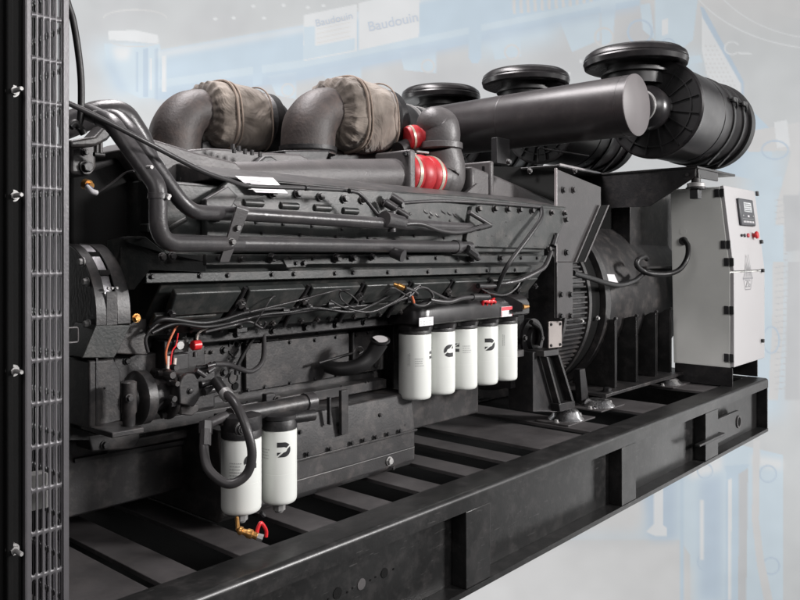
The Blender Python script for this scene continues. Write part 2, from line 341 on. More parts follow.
import numpy as np
def paint_backdrop():
    st=1.25; gx=np.arange(-110,912,st); gy=np.arange(-70,672,st); X,Y=np.meshgrid(gx,gy); H,Wd=X.shape
    img=np.empty((H,Wd,3)); img[:]=PC['grey']
    rs=np.random.RandomState(4)
    def blur(a,rad):
        k=max(1,int(round(rad/st)))
        for _ in range(2):
            for ax in (0,1):
                p=np.pad(a,[(k+1,k) if i==ax else (0,0) for i in range(2)],mode='edge'); c=np.cumsum(p,axis=ax)
                a=(np.take(c,range(2*k+1,c.shape[ax]),axis=ax)-np.take(c,range(0,c.shape[ax]-2*k-1),axis=ax))/(2*k+1)
        return a
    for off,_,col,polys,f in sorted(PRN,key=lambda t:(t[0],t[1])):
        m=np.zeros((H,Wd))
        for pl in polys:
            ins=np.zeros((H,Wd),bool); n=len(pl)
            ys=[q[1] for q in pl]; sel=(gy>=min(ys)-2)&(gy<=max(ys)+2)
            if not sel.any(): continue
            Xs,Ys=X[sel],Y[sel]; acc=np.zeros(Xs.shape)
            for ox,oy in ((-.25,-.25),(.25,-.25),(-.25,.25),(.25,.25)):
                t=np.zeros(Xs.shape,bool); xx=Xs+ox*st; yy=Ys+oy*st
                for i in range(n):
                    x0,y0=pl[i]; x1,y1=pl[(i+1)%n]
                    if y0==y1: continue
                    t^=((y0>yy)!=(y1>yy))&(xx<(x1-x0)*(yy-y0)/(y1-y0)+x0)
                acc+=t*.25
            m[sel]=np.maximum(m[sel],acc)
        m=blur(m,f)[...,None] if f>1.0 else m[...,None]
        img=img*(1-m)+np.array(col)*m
    # faint tonal mottling of the faded photograph
    for sc,am in ((40,.016),(14,.012),(5,.010)):
        nz=blur(rs.rand(H,Wd)-.5,sc); nz/=nz.std()+1e-9; img*=(1+am*nz[...,None])
    nv=H*Wd; d=BD; t=(X-CX)/F; q=(HY-Y)/F
    co=np.stack([(C41+S41*t)*d,(S41-C41*t)*d,q*d],-1).reshape(-1,3)
    idx=np.arange(nv).reshape(H,Wd); fa=np.stack([idx[:-1,:-1],idx[1:,:-1],idx[1:,1:],idx[:-1,1:]],-1).reshape(-1,4)
    me=bpy.data.meshes.new('backdrop'); me.vertices.add(nv); me.vertices.foreach_set('co',co.ravel())
    nf=len(fa); me.loops.add(nf*4); me.loops.foreach_set('vertex_index',fa.ravel()); me.polygons.add(nf); me.polygons.foreach_set('loop_start',np.arange(nf)*4)
    me.update(calc_edges=True)
    at=me.color_attributes.new('print','FLOAT_COLOR','POINT'); at.data.foreach_set('color',np.concatenate([img.reshape(-1,3),np.ones((nv,1))],1).ravel())
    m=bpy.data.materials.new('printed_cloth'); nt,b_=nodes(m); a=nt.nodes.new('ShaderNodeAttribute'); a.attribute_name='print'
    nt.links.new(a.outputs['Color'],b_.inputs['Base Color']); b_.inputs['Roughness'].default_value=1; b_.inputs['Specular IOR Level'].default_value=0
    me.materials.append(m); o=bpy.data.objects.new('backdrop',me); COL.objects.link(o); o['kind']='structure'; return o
backdrop=paint_backdrop()
bt('Baudouin',334,19.5,.118,.22); bt('Baudouin',393,22,.158,.21)

# ======================= SKID FRAME =======================
sk=thing('skid_frame',(2.4,2.3,-1.015),'long black welded steel skid frame carrying the whole generator set','skid frame')
ZT,ZB=-.710,-1.015
X0,X1=-.35,4.77
# near rail: folded top lip, recessed web, bottom flange
def rail_profile(x0,x1,y0,sgn):
    pts=[(0,-.006),(.004,0),(.115,0),(.115,-.012),(.075,-.012),(.075,-.293),(.075,-.305),(0,-.305),(0,-.287),(.067,-.287),(.067,-.012),(.055,-.058),(0,-.058)]
    return pts
def rail(name,y0,s):
    mb=MB()
    q=lambda a,b:(y0+s*a,ZT+b)
    # top channel with lip
    rf=.016; prof=[(0.0,-.054)]+[(rf-rf*math.cos(R(11.25*k)),-rf+rf*math.sin(R(11.25*k))) for k in range(9)]+[(.112,0),(.112,-.010),(.018,-.010),(.012,-.018),(.010,-.054)]
    mb.prism([(X0,)+q(a,b_) for a,b_ in prof],(X1-X0,0,0))
    mb.box(X0,X1,min(y0+s*.058,y0+s*.066),max(y0+s*.058,y0+s*.066),ZT-.287,ZT-.0101)
    mb.box(X0,X1,min(y0,y0+s*.112),max(y0,y0+s*.112),ZB,ZB+.0175)
    return mb
rail('side_rail',1.39,1).build('side_rail','frame',sk)
rail('side_rail',3.25,-1).build('side_rail','frame',sk,bevel=.003)
for x,w_ in ((1.87,.125),(2.90,.13),(3.80,.17)):
    MB().box(x,x+w_,1.392,1.447,ZB+.0178,ZT-.056).build('stiffener','frame',sk,bevel=.002)
MB().box(X1-.012,X1,1.392,3.2,ZB+.018,ZT-.011).build('end_plate','frame',sk,bevel=.002)
MB().box(X1-.10,X1-.001,1.507,3.13,ZT-.012,ZT-.0005).build('end_beam','frame',sk,bevel=.002)
# lifting lug on the web near the right end
c=W(733,423,y=1.43)
mb=MB(); cx,cz=4.29,-.875
out=[(3.98,cz+.052),(cx,cz+.05)]+[(cx+.055*math.cos(R(a)),cz-.01+.06*math.sin(R(a))) for a in range(75,-91,-15)]+[(3.98,cz-.07)]
lx=[(x,1.400,z) for x,z in out]
mb.prism(lx,(0,.016,0)); mb.build('lifting_lug','frame',sk,bevel=.002)
mb=MB(); 
mb.rings([[Vector((cx+r*math.cos(a*math.pi/12),y,cz-.01+r*math.sin(a*math.pi/12))) for a in range(24)] for r,y in ((.033,1.3995),(.033,1.394),(.024,1.394),(.024,1.3995))],cap=False)
mb.build('lug_ring','member',sk)
MB().lathe([(0,.0235),(.003,.0235)],(cx,1.3992,cz-.01),NY,24).build('lug_hole','floor',sk)
MB().box(3.68,4.02,1.375,1.40,cz-.030,cz-.018).build('lug_gusset','frame',sk,bevel=.003)
# cross members: open channels across the frame
cm=[(-.2,.895),(.925,1.016),(1.135,1.225),(1.352,1.453),(1.576,1.675),(1.80,1.90),(2.03,2.13),(2.26,2.36),(2.49,2.80),(2.87,3.03),(3.368,3.63),(4.10,4.32)]
for a,b_ in cm:
    mb=MB(); mb.box(a,b_,1.503,3.137,ZT-.016,ZT-.004)
    mb.build('cross_member','member',sk,bevel=.0015)
for x0,x1 in ((1.06,1.90),(1.96,2.5)):   # inner longitudinal plates glimpsed under the pan
    pass
# holes with plates in the web near the left
for px,py,r in ((337,593,.015),(361,584,.015),(384,573,.0135)):
    p=W(px,py,y=1.449)
    MB().lathe([(0,r),(.0015,r)],(p.x,1.4478,p.z),NY,24).build('web_hole','member' if px==361 else 'floor',sk)
for px,py in ((328,599),(347,592),(352,588),(370,580),(375,577),(393,569)):
    p=W(px,py,y=1.449); MB().lathe([(0,.003),(.0015,.003)],(p.x,1.4478,p.z),NY,12).build('bolt_hole','floor',sk)

# ======================= RADIATOR & GUARD =======================
rad=thing('radiator',(.3,2.3,-.71),'black radiator side frame with zinc bolts at the left edge of the photo','radiator')
mb=MB(); mb.box(.20,.5955,1.426,1.452,-.72,1.3); mb.box(.563,.575,1.412,1.42,-.72,1.3)
mb.build('side_frame','floor',rad,bevel=.003)
mb=MB(); mb.box(.40,.43,1.40,1.4195,-.72,1.3); mb.build('side_flange','floor',rad,bevel=.002)
MB().box(.20,.45,1.46,3.15,-.70,1.25).build('core','floor',rad)
MB().box(.702,.712,1.545,3.10,-.70,1.28).build('fan_shroud','floor',rad)
for py in (92,196,370,548):
    p=W(14,py,y=1.425); d=Vector((0,-1,0))
    mb=MB(); mb.lathe([(0,.0105),(.0085,.0105)],(p.x-.004,1.4255,p.z),d,20); mb.lathe([(.0086,.0075),(.016,.0075)],(p.x-.004,1.4255,p.z),d,6); mb.lathe([(.016,.0042),(.040,.0042),(.042,.003)],(p.x-.004,1.4255,p.z),d,12)
    mb.build('bolt','zinc',rad)
gd=thing('fan_guard',(.64,1.42,-.72),'slotted sheet metal fan guard standing upright beside the engine front','fan guard')
def slotted(name,org,u,v,nu,nv,pu,pv,sw,sh,parent,m,mar_u=.008,thick=.002,inset=.0):
    org=Vector(org);u=Vector(u);v=Vector(v); mb=MB(); bm=mb.bm
    def P3(a,b_): return org+u*a+v*b_
    for i in range(nu):
        for j in range(nv):
            cx_=(i+.5)*pu; cy_=(j+.5)*pv; r=sw/2; hh=sh/2-r
            inner=[]
            for k in range(0,9): a=math.pi*k/8; inner.append((cx_+r*math.cos(a),cy_+hh+r*math.sin(a)))
            for k in range(0,9): a=math.pi+math.pi*k/8; inner.append((cx_+r*math.cos(a),cy_-hh+r*math.sin(a)))
            outer=[]
            for k,(x,y) in enumerate(inner):
                top=k<9; kk=k if top else k-9; a=math.pi*kk/8+(0 if top else math.pi)
                cxx,sy=math.cos(a),math.sin(a)
                s_=max(abs(cxx),abs(sy)); 
                ox=cx_+pu/2*cxx/s_; oy=(cy_+(pv/2)*(1 if top else -1)) if abs(sy)>=abs(cxx)-1e-6 else (cy_+(hh if top else -hh)+ (pv/2-hh)*sy/s_)
                outer.append((ox,oy))
            n=len(inner)
            vi=[bm.verts.new(P3(*q)) for q in inner]; vo=[bm.verts.new(P3(*q)) for q in outer]
            for k in range(n):
                k2=(k+1)%n
                try: bm.faces.new([vo[k],vo[k2],vi[k2],vi[k]])
                except: pass
    bmesh.ops.remove_doubles(bm,verts=bm.verts[:],dist=1e-5)
    o=mb.build(name,m,parent,solid=thick); return o
pitch=.0777; zk=.043-pitch*10
slotted('slotted_panel',(.6065,1.42,zk),(1,0,0),(0,0,1),5,22,.0116,pitch,.0078,.070,gd,'guard')
mb=MB(); mb.box(.598,.6064,1.416,1.424,zk,1.2); mb.box(.6646,.6755,1.416,1.424,zk,1.2); mb.box(.6735,.6755,1.4242,1.45,zk,1.2); mb.box(.596,.598,1.4161,1.45,zk,1.2)
mb.build('guard_edge','guard',gd,bevel=.001)
slotted('rear_panel',(.690,1.45,zk),(0,1,0),(0,0,1),28,22,.0125,pitch,.0085,.070,gd,'gridbar')
MB().box(.6885,.6925,1.80,1.84,zk,1.2).build('guard_edge','gridbar',gd)
mb=MB(); p0=W(70,328,y=1.44); p1=W(78,342,y=1.44)
mb.bend([(p0.x-.004,1.44,p0.z),(p1.x,1.44,p0.z),(p1.x,1.44,p1.z),(p0.x-.004,1.44,p1.z)],.0016,.004,8); mb.build('handle','mani',gd)
# bright shaft bits seen through the slots
MB().box(.60,.66,1.47,1.50,-.475,-.41).build('belt_adjuster','zinc',gd)

# ======================= ENGINE =======================
en=thing('diesel_engine',(1.9,2.3,-.71),'large charcoal painted V diesel engine in the middle of the skid','engine')
# block
BY=1.85
mb=MB(); mb.box(.98,2.72,BY,2.75,-.50,-.15)
block=mb.build('cylinder_block','engine',en,bevel=.004)
# side access covers on the block
def plate(name,pix,y,th,m,parent,bevel=.002,bolts=None,br=.007,bd=NY,bm_='dark',bn='bolt'):
    pts=[W(a,b_,y=y) for a,b_ in pix]
    o=MB().prism(pts,(0,th,0)).build(name,m,parent,bevel=bevel)
    if bolts:
        for a,b_ in bolts:
            MB().hexbolt(W(a,b_,y=y-.0005),bd,br,br*1.1).build(bn,bm_,o)
    return o
plate('side_cover',[(246,344),(349,333),(349,375),(246,392)],1.832,.014,'engine',en,bolts=[(249,347),(290,342),(315,340),(336,337),(290,383),(265,387),(315,379),(336,375),(248,390)],br=.0052)
plate('side_cover',[(353,332),(400,327),(400,367),(353,374)],1.832,.014,'engine',en,bolts=[(356,335),(368,333),(356,371),(375,366)],br=.0052)
plate('upper_side_cover',[(246,325),(315,318),(315,334),(279,338),(279,340),(246,343)],1.828,.018,'engine',en)
plate('upper_side_cover',[(318,318),(362,313),(362,328),(350,330),(318,335)],1.834,.012,'engine',en)
plate('block_face_plate',[(196,330),(220,328),(220,345),(241,343),(241,392),(196,400)],1.832,.016,'engine',en,bolts=[(224,350),(224,372)],br=.009)
plate('block_face_plate',[(178,346),(219,346.5),(219,394),(178,402)],1.842,.006,'engine',en)
MB().lathe([(0,.011),(.003,.011)],W(235,386,y=1.8315),NY,24).build('port_hole','floor',en)
m_=frame_mtx(W(234.5,357,y=1.8305),(0,0,1),(-1,0,0)); textmesh('cast_lettering','QSK50',.050,'dark',m_,en,extrude=.002,space=1.1)
# ledge rail
z1=-.418
mb=MB(); mb.box(.95,1.945,1.782,1.846,z1-.032,z1); ledge=mb.build('ledge_rail','engine',en,bevel=.003)
for px,py in ((210,418),(247,402),(307,396),(341,386),(366,382),(369,381.5)):
    q=W(px,py,y=1.7815); MB().lathe([(0,.0035),(.001,.0035)],(q.x,1.7815,q.z),NY,10).build('rail_hole','floor',ledge)
q=W(272,400,y=1.765); MB().box(q.x-.025,q.x+.01,1.76,1.781,q.z-.025,q.z+.02).build('rail_clamp','dark',en,bevel=.003)
MB().hexbolt(W(277,400,y=1.759),NY,.010,.012).build('bolt','engine',en)
# oil pan
mb=MB(); mb.box(.84,2.60,1.872,2.72,-.645,-.452); pan=mb.build('oil_pan','engine',en,bevel=.006)
mb=MB(); yb=1.864
mb.prism([W(75,459,y=yb),W(285,423,y=yb),W(285,427,y=yb),W(75,463,y=yb)],(0,.012,0)); mb.build('pan_seam','dark',en)
mb=MB(); mb.prism([(1.21,1.871,-.4525),(1.21,1.705,-.460),(1.21,1.690,-.575),(1.21,1.690,-.685),(1.21,1.712,-.7035),(1.21,2.65,-.7035),(1.21,2.65,-.4525)],(.775,0,0)); mb.build('sump','engine',en,bevel=.005)
mb=MB(); mb.box(1.205,1.99,1.683,1.78,-.588,-.580); mb.build('sump_flange','engine',en,bevel=.002)
for px,py in ((352,443),(364,440),(376,437),(388,434),(400,431),(393,468),(330,449),(308,454),(290,459)):
    MB().hexbolt(W(px,py,y=1.6825),NY,.0055,.006).build('bolt','dark',en)
for px0,px1,py0,py1 in ((331,333,398,425),(343,350,391,434)):
    q0=W(px0,py0,y=1.67);q1=W(px1,py1,y=1.67); MB().box(q0.x,q1.x,1.676,1.689,q1.z,q0.z).build('pan_strap','dark' if px0==331 else 'engine',en,bevel=.002)
# dark plate behind the filters, their shade put into its colour
MB().box(2.0,2.60,1.80,1.8495,-.5,-.2).build('shaded_block_face','dark',en,bevel=.003)
for px,py in ((300,432),(338,424),(380,415),(404,425)): MB().hexbolt(W(px,py,y=1.697),NY,.005,.006).build('bolt','dark',en)
MB().hexbolt(W(389,461,y=1.689),NY,.011,.012).build('drain_plug','zinc',en)
MB().tube([(1.22,1.686,-.640),(1.6,1.686,-.641),(1.975,1.686,-.640)],.0025,8).build('weld_line','engine',en)
# V bank (cylinder heads + covers), section in (y,z) extruded along x
mb=MB()
sec=[(1.86,-.2),(1.735,-.188),(1.640,-.075),(1.625,-.05),(1.622,.17),(1.66,.178),(2.0,.19),(2.05,-.2)]
mb.prism([(1.00,a,b_) for a,b_ in sec],(1.70,0,0)); mb.build('cylinder_bank','cover',en,bevel=.004)
mb=MB(); mb.prism([(1.2,2.0,.0),(1.2,2.0,.20),(1.2,3.1,.20),(1.2,2.9,-.2)],(1.4,0,0)); mb.build('far_bank','dark',en,bevel=.004)
# outer rocker housing strip y=1.60
yc=1.600
mb=MB(); mb.prism([W(228,181,y=yc),W(470,196,y=yc),W(566,207,y=yc),W(567,216,y=yc),W(556,241,y=yc),W(540,252.5,y=yc),W(228,253,y=yc),W(206,242,y=yc),W(206,200,y=yc)],(0,.0215,0))
rk=mb.build('rocker_housing','cover',en,bevel=.004)
# rear cover plate (proud)
plate('rear_cover',[(472,206),(486,202),(562,209),(565,216),(555,238),(546,249),(470,247),(466,240)],1.586,.0138,'cover',en,bevel=.003)
# stamped dashes & inspection bosses
for i,(px,py) in enumerate(((253,203),(289,206),(322,208),(350,211))):
    q=W(px,py,y=1.6); w=.031; mb=MB()
    mb.tube([(q.x-w,1.600,q.z),(q.x+w,1.600,q.z)],.010,12,smooth=False); mb.build('boss_rib','cover',rk,bevel=.002)
for row,pyy in ((221,0),(236,0),(246,0)):
    for k in range(5):
        q=W(480+k*14,row-1.5*k+4 if row==221 else row,y=1.585); MB().box(q.x-.012,q.x+.012,1.5845,1.5862,q.z-.0012,q.z+.0012).build('stamped_rib','engine',rk)
# flange strips with bolts
def strip(pxa,pya,pxb,pyb,h,y,th,name='flange_strip',m='cover'):
    a=W(pxa,pya,y=y); b_=W(pxb,pyb,y=y); mb=MB()
    mb.prism([a,b_,b_-Vector((0,0,h)),a-Vector((0,0,h))],(0,th,0)); return mb.build(name,m,en,bevel=.002)
s1=strip(206,254,548,255.5,.027,1.588,.034)
s2=strip(146,273,532,266,.024,1.614,.02)
for px in (218,244,290,313,336,372,408,436,457,480,502,521,537):
    MB().hexbolt(W(px,258,y=1.5875),NY,.0055,.006).build('bolt','dark',s1)
for px in (152,200,228,272,294,335,353,388,428,456,487,515): 
    py=276.5-(px-150)*.018; MB().hexbolt(W(px,py,y=1.6135),NY,.0055,.006).build('bolt','dark',s2)
# slanted underside panels, one per cylinder, with gaps between
slant=[(1.618,-.075),(1.715,-.192)]
def SL(x,t,o=0):  # point on slant; o = outward offset
    y=slant[0][0]+(slant[1][0]-slant[0][0])*t; z=slant[0][1]+(slant[1][1]-slant[0][1])*t
    n=Vector((0,-.770,-.638)); return Vector((x,y,z))+n*o
xs=[1.02+.215*i for i in range(9)]
for i in range(8):
    a,b_=xs[i],xs[i]+.190
    b_=min(b_,2.62)
    mb=MB(); n=SL(0,0,.022)-SL(0,0,.0)
    mb.prism([SL(a,.02),SL(b_,.02),SL(b_-.008,.50),SL(a+.008,.50)],n); o=mb.build('underside_panel','cover',en,bevel=.004)
    mb=MB(); n2=n*.6; mb.prism([SL(a-.02,.52),SL(b_-.012,.52),SL(b_-.02,.97),SL(a-.02,.97)],n2); mb.build('lower_panel','cover',en,bevel=.003)
    for xx,t in ((a+.012,.42),(b_+.018,.28)):
        MB().hexbolt(SL(xx,t,.018),(0,-.6,-.5),.0085,.014).build('bolt','dark',o)
# bolts along the rocker cover's top, big studs
for px,py in ((272,194),(297,194),(320,197),(344,199),(362,200),(383,203),(400,206),(478,209),(494,209),(507,209.5),(519,210),(531,211),(551,212.5),(564,213),(565,220),(555,236),(548,249)):
    y_=1.5985 if px<470 else 1.586
    MB().hexbolt(W(px,py,y=y_),(0,-1,.15),.0095,.014).build('bolt','engine',rk)
for px,py,rr_ in ((271,258,.010),(336,258,.010),(353,258,.008),(372,257,.008),(303,263,.007),(241,259,.007),(500,258,.008),(470,259,.010)):
    MB().hexbolt(W(px,py,y=1.586),(0,-1,0),rr_,rr_*1.6).build('bolt','engine',rk)
for i in range(8):
    xg=xs[i]+.205
    if xg>2.6: continue
    MB().tube([SL(xg,.0,.012),SL(xg-.004,.35,.016),SL(xg-.012,.62,.014),SL(xg-.016,.95,.02)],.006,8).build('panel_rod','dark',en)
    for tt,of in ((.10,0),(.90,0),(.55,.0)): MB().hexbolt(SL(xs[i]+.02+.14*tt,.88,.014),(0,-.7,-.6),.0065,.009).build('bolt','engine',en)
    MB().hexbolt(SL(xg-.002,.30,.02),(0,-.7,-.6),.0095,.014).build('bolt','engine',en)
    MB().prism([SL(xs[i]+.03,.54,.0145),SL(xs[i]+.15,.54,.0145),SL(xs[i]+.15,.60,.0145),SL(xs[i]+.03,.60,.0145)],SL(0,0,.006)-SL(0,0,0)).build('panel_rib','cover',en,bevel=.0015)
plate('lift_plate',[(283,260),(287,257.5),(305,257.5),(309,260),(306,267),(287,268)],1.584,.004,'cover',en,bolts=[(296,263)],br=.005)
for px,py in ((256,222),(283,224),(312,226),(342,229),(262,233),(300,235),(336,237),(368,238),(410,214),(430,217),(450,221),(414,236),(444,238)):
    MB().hexbolt(W(px,py,y=1.5995),NY,.0045,.004).build('bolt','dark',rk)
for px,py in ((205,352),(190,352),(203,392),(212,352),(226,340),(238,345),(230,392),(258,333),(275,331),(300,328),(330,323),(345,322),(357,320),(262,341),(360,352),(372,350)):
    MB().hexbolt(W(px,py,y=1.8275),NY,.0045,.006).build('bolt','engine',en)
# top deck of bank
mb=MB(); mb.prism([(1.12,1.60,.188),(1.12,1.60,.195),(1.12,1.75,.235),(1.12,2.0,.235),(1.12,2.0,.16)],(1.66,0,0)); mb.build('top_deck','engine',en,bevel=.003)
# bracket at left on rocker (bright), pipe clips
mb=MB(); a=W(245,213,y=1.47); b_=W(224,262,y=1.575)
mb.prism([W(237,207,y=1.435),W(249,211,y=1.435),W(229,262,y=1.45),W(220,262,y=1.45)],(0,.006,0)); mb.prism([W(237,206.5,y=1.435),W(249,210.5,y=1.435),W(247,207,y=1.50),W(234,203,y=1.50)],(0,0,-.003)); br_=mb.build('pipe_bracket','gusset',en)
for px,py in ((236,228),(231,242)): MB().hexbolt(W(px,py,y=1.444),NY,.007,.012).build('bolt','engine',br_)
# small bracket at 340..., link
mb=MB(); mb.prism([W(206,199,y=1.58),W(228,186,y=1.58),W(238,196,y=1.58),W(232,207,y=1.58),(W(220,222,y=1.58)),W(206,215,y=1.58)],(0,.02,0)); mb.build('lift_bracket','engine',en,bevel=.003)

# long manifold (charge air) y~1.85
mb=MB(); ym=1.86
def ell(px,cy,hr,n=24,flat=0.0):
    # ring in plane x=const around (x, ym, z)
    c=W(px,cy,y=ym); D=c.dot(vd); r=hr*D/F
    out=[]
    for k in range(n):
        a=2*math.pi*k/n; ca,sa=math.cos(a),math.sin(a)
        e=.5+.5*(1-flat)
        sx=math.copysign(abs(ca)**e,ca); sz=math.copysign(abs(sa)**e,sa)
        out.append(Vector((c.x,c.y+sx*r*(1+.4*flat),c.z+sz*r)))
    return out
mb.rings([ell(176,192,26,flat=1),ell(200,188,25,flat=1),ell(250,184,22,flat=.9),ell(320,179,19.5,flat=.6),ell(360,177.5,18.5,flat=.2),ell(408,176,18)])
mani=mb.build('charge_air_manifold','mani',en,bevel=.006)
c=W(413,175,y=ym-.085); c=Vector((c.x,ym,c.z*1.04))
mb=MB(); mb.box(c.x-.016,c.x+.016,ym-.085,ym+.085,c.z-.078,c.z+.078); mb.build('manifold_flange','mani',en,bevel=.008,seg=3)
for dy,dz in ((-.07,.062),(-.07,-.062)): MB().hexbolt((c.x-.017,ym+dy,c.z+dz),NX,.008,.014).build('bolt','dark',en)
# front top deck plates (light grey) left of manifold
mb=MB(); mb.prism([W(118,150,y=1.76),W(150,138,y=1.76),W(196,152,y=1.76),W(236,162,y=1.76),W(250,176,y=1.76),W(206,190,y=1.76),W(168,200,y=1.76),W(140,180,y=1.76)],(0,.22,0)); mb.build('front_deck','mani',en,bevel=.006)
mb=MB(); mb.prism([W(186,150,y=1.93),W(208,148,y=1.93),W(228,149,y=1.93),W(254,152,y=1.93),W(300,154,y=1.93),W(330,168,y=1.93),W(330,182,y=1.93),W(186,180,y=1.93)],(0,.5,0)); mb.build('valley_cover','mani',en,bevel=.006)
for px,py,w in ((268,161,15),(205,160,13)):
    a=W(px-w,py+6,y=1.9);b_=W(px-3,py-5,y=1.9);d=W(px+4,py-5,y=1.9);e=W(px+w+2,py+4,y=1.9)
    MB().prism([a,b_,d,e],(0,.10,0)).build('deck_hump','engine',en,bevel=.006)
for px,py in ((234,150),(239,148),(245,151),(252,152),(233,146),(260,154),(196,181),(200,179),(197,189),(201,191)):
    MB().cyl(W(px,py+3,y=1.86),W(px,py-2,y=1.86),.006,seg=8).build('stud','engine',en)
MB().hexbolt(W(184,181,y=1.74),NY,.010,.02).build('bolt','engine',en); MB().hexbolt(W(187,189,y=1.74),NY,.010,.02).build('bolt','engine',en)
plate('front_side_plate',[(168,188),(202,184),(210,194),(206,205),(176,202)],1.745,.05,'engine',en)
# paper tag on the manifold
mb=MB(); mb.prism([W(235,176,y=1.585),W(273,178,y=1.585),W(288,193.5,y=1.575),W(256,192.5,y=1.575)],(0,-.0006,.0006)); mb.build('paper_tag','label',en)
for k in range(5):
    qa=W(242+k*1.5,178.6+k*2.6,y=1.5735); qb=W(266+k*2.6-(k%2)*4,179.4+k*2.6,y=1.5735); MB().box(qa.x,qb.x,1.5732,1.5734,qa.z-.0008,qa.z+.0008).build('tag_print','inkgrey',en)
# right tapered manifold
mb=MB(); mb.prism([W(472,166,y=1.78),W(500,177,y=1.78),W(566,206,y=1.78),W(566,214,y=1.78),W(472,214,y=1.78)],(0,.2,0)); mb.build('rear_manifold','mani',en,bevel=.01,seg=3)
c=W(474,180,y=ym); mb=MB(); mb.box(c.x-.012,c.x+.012,ym-.09,ym+.06,c.z-.075,c.z+.07); mb.build('manifold_flange','mani',en,bevel=.008,seg=3)
mb=MB(); mb.prism([W(462,197,y=1.77),W(478,183,y=1.77),W(478,199,y=1.77)],(0,.02,0)); mb.build('manifold_rib','mani',en)
strip(410,199,566,210.5,.012,1.64,.1,'cable_tray','engine')

# charge air elbow column
xe=W(441,150,y=ym).x; ze=W(452,150,y=ym).z; zh=W(432,177,y=ym).z
ca=thing('charge_air_elbow',(xe,ym,zh-.08),'grey cast charge air elbow column between the two red silicone hoses','air pipe')
mb=MB(); xr=W(446,177,y=ym-.068).x
mb.tube([(xr,ym,zh),(xr+.03,ym,zh-.002),(xe+.01,ym,zh+.0),(xe+.02,ym,zh+.05),(xe,ym,ze)],.0,22,rads=[.066,.072,.086,.080,.070],sub=7); mb.build('lower_elbow','mani',ca)
mb=MB(); mb.lathe([(0,.074),(.003,.083),(.024,.083),(.027,.076)],(xe,ym,ze-.006),NZ,36); mb.build('flange_ring','mani',ca)
mb=MB(); mb.tube([(xe,ym,ze+.02),(xe,ym,ze+.05),(xe-.004,ym+.006,ze+.082),(xe-.022,ym+.022,ze+.092),tuple(W(430,134,y=1.90))],.0,22,rads=[.071,.074,.075,.064,.050],sub=7); mb.build('upper_elbow','mani',ca)
def redhose(p,d,r,L,parent_label,nb=3):
    d=Vector(d).normalized(); mb=MB(); prof=[]
    n=42
    for i in range(n+1):
        t=i/n; prof.append((t*L, r*(.98+.15*abs(math.sin(math.pi*nb*t))**.6)))
    mb.lathe(prof,p,d,32); o=mb.build('red_hose','red',None); tag(o,parent_label,'hose')
    for t in (.16,.84):
        mb=MB(); mb.lathe([(0,r*1.02),(0.0004,r*1.15),(L*.09,r*1.15),(L*.0905,r*1.02)],Vector(p)+d*(L*t-L*.05),d,32); mb.build('hose_clamp','band',o)
    return o
xh=W(417,177,y=ym-.068).x
h1=redhose((xh-.01,ym,zh),(1,0,0),.068,xr-xh+.02,'thick ribbed red silicone hose joining the grey manifold flange to the elbow column',3)
for sgn in (-1,1):
    MB().cyl((xh+.02,ym-.03*sgn-.02,zh+.077),(xh+.085,ym-.03*sgn-.02,zh+.079),.004,seg=8).build('clamp_screw','zinc',h1)
p=W(430,134,y=1.90); d=W(402,139,y=1.95)-p
h2=redhose(p,d,.041,.10,'smaller red silicone hose behind the top of the elbow column',2)

# coolant pipes
yp=1.50
cp1=MB().bend([W(95,118,y=1.56),W(116,116,y=1.53),W(134,135,y=1.47),W(188,212,y=1.43),W(240,214,y=yp),W(383,223.5,y=yp),W(470,228,y=1.57)],.0165,.07)
o1=cp1.build('coolant_pipe','pipe',en)
cp2=MB().bend([W(88,112,y=1.62),W(112,123,y=1.50),W(158,187,y=1.41),W(158,243,y=1.41),W(240,244,y=1.47),W(470,247,y=1.57)],.0185,.05)
cp2.build('coolant_pipe','pipe',en)
cp3=MB().bend([W(60,128,y=1.75),W(98,113,y=1.72),W(122,112,y=1.70),W(140,140,y=1.70),W(150,172,y=1.72)],.030,.08); cp3.build('coolant_pipe','pipe',en)
def ringclip(px,py,y,r,d,m='dark',w=.006):
    c=W(px,py,y=y); d=Vector(d).normalized(); mb=MB(); mb.lathe([(-w,r*1.02),(-w+.0005,r*1.12),(w-.0005,r*1.12),(w,r*1.02)],c,d,24); return mb.build('pipe_clip',m,en)
ringclip(158,196,1.41,.0185,(0,0,1),'pipe'); 
ringclip(376,245.5,1.54,.0185,(1,.1,0),'dark'); ringclip(395,246,1.545,.0185,(1,.1,0),'dark'); ringclip(456,247,1.565,.021,(1,.1,0),'pipe',.012)
p=W(392,252,y=1.52); MB().cyl(p,p+Vector((.01,-.035,-.012)),.016,.018).build('drain_boss','pipe',en)
for px,py in ((149,167),(166,198),(167,196)):
    MB().cyl(W(px-2,py,y=1.40),W(px+3,py,y=1.385),.004,seg=8).build('clip_screw','zinc',en)
# pipe union near (385,222)
MB().cyl(W(384,219,y=1.49),W(402,223,y=1.50),.023,.020).build('pipe_union','pipe',en)
MB().cyl(W(392,211,y=1.50),W(392,232,y=1.50),.012,seg=12).build('pipe_union','pipe',en)
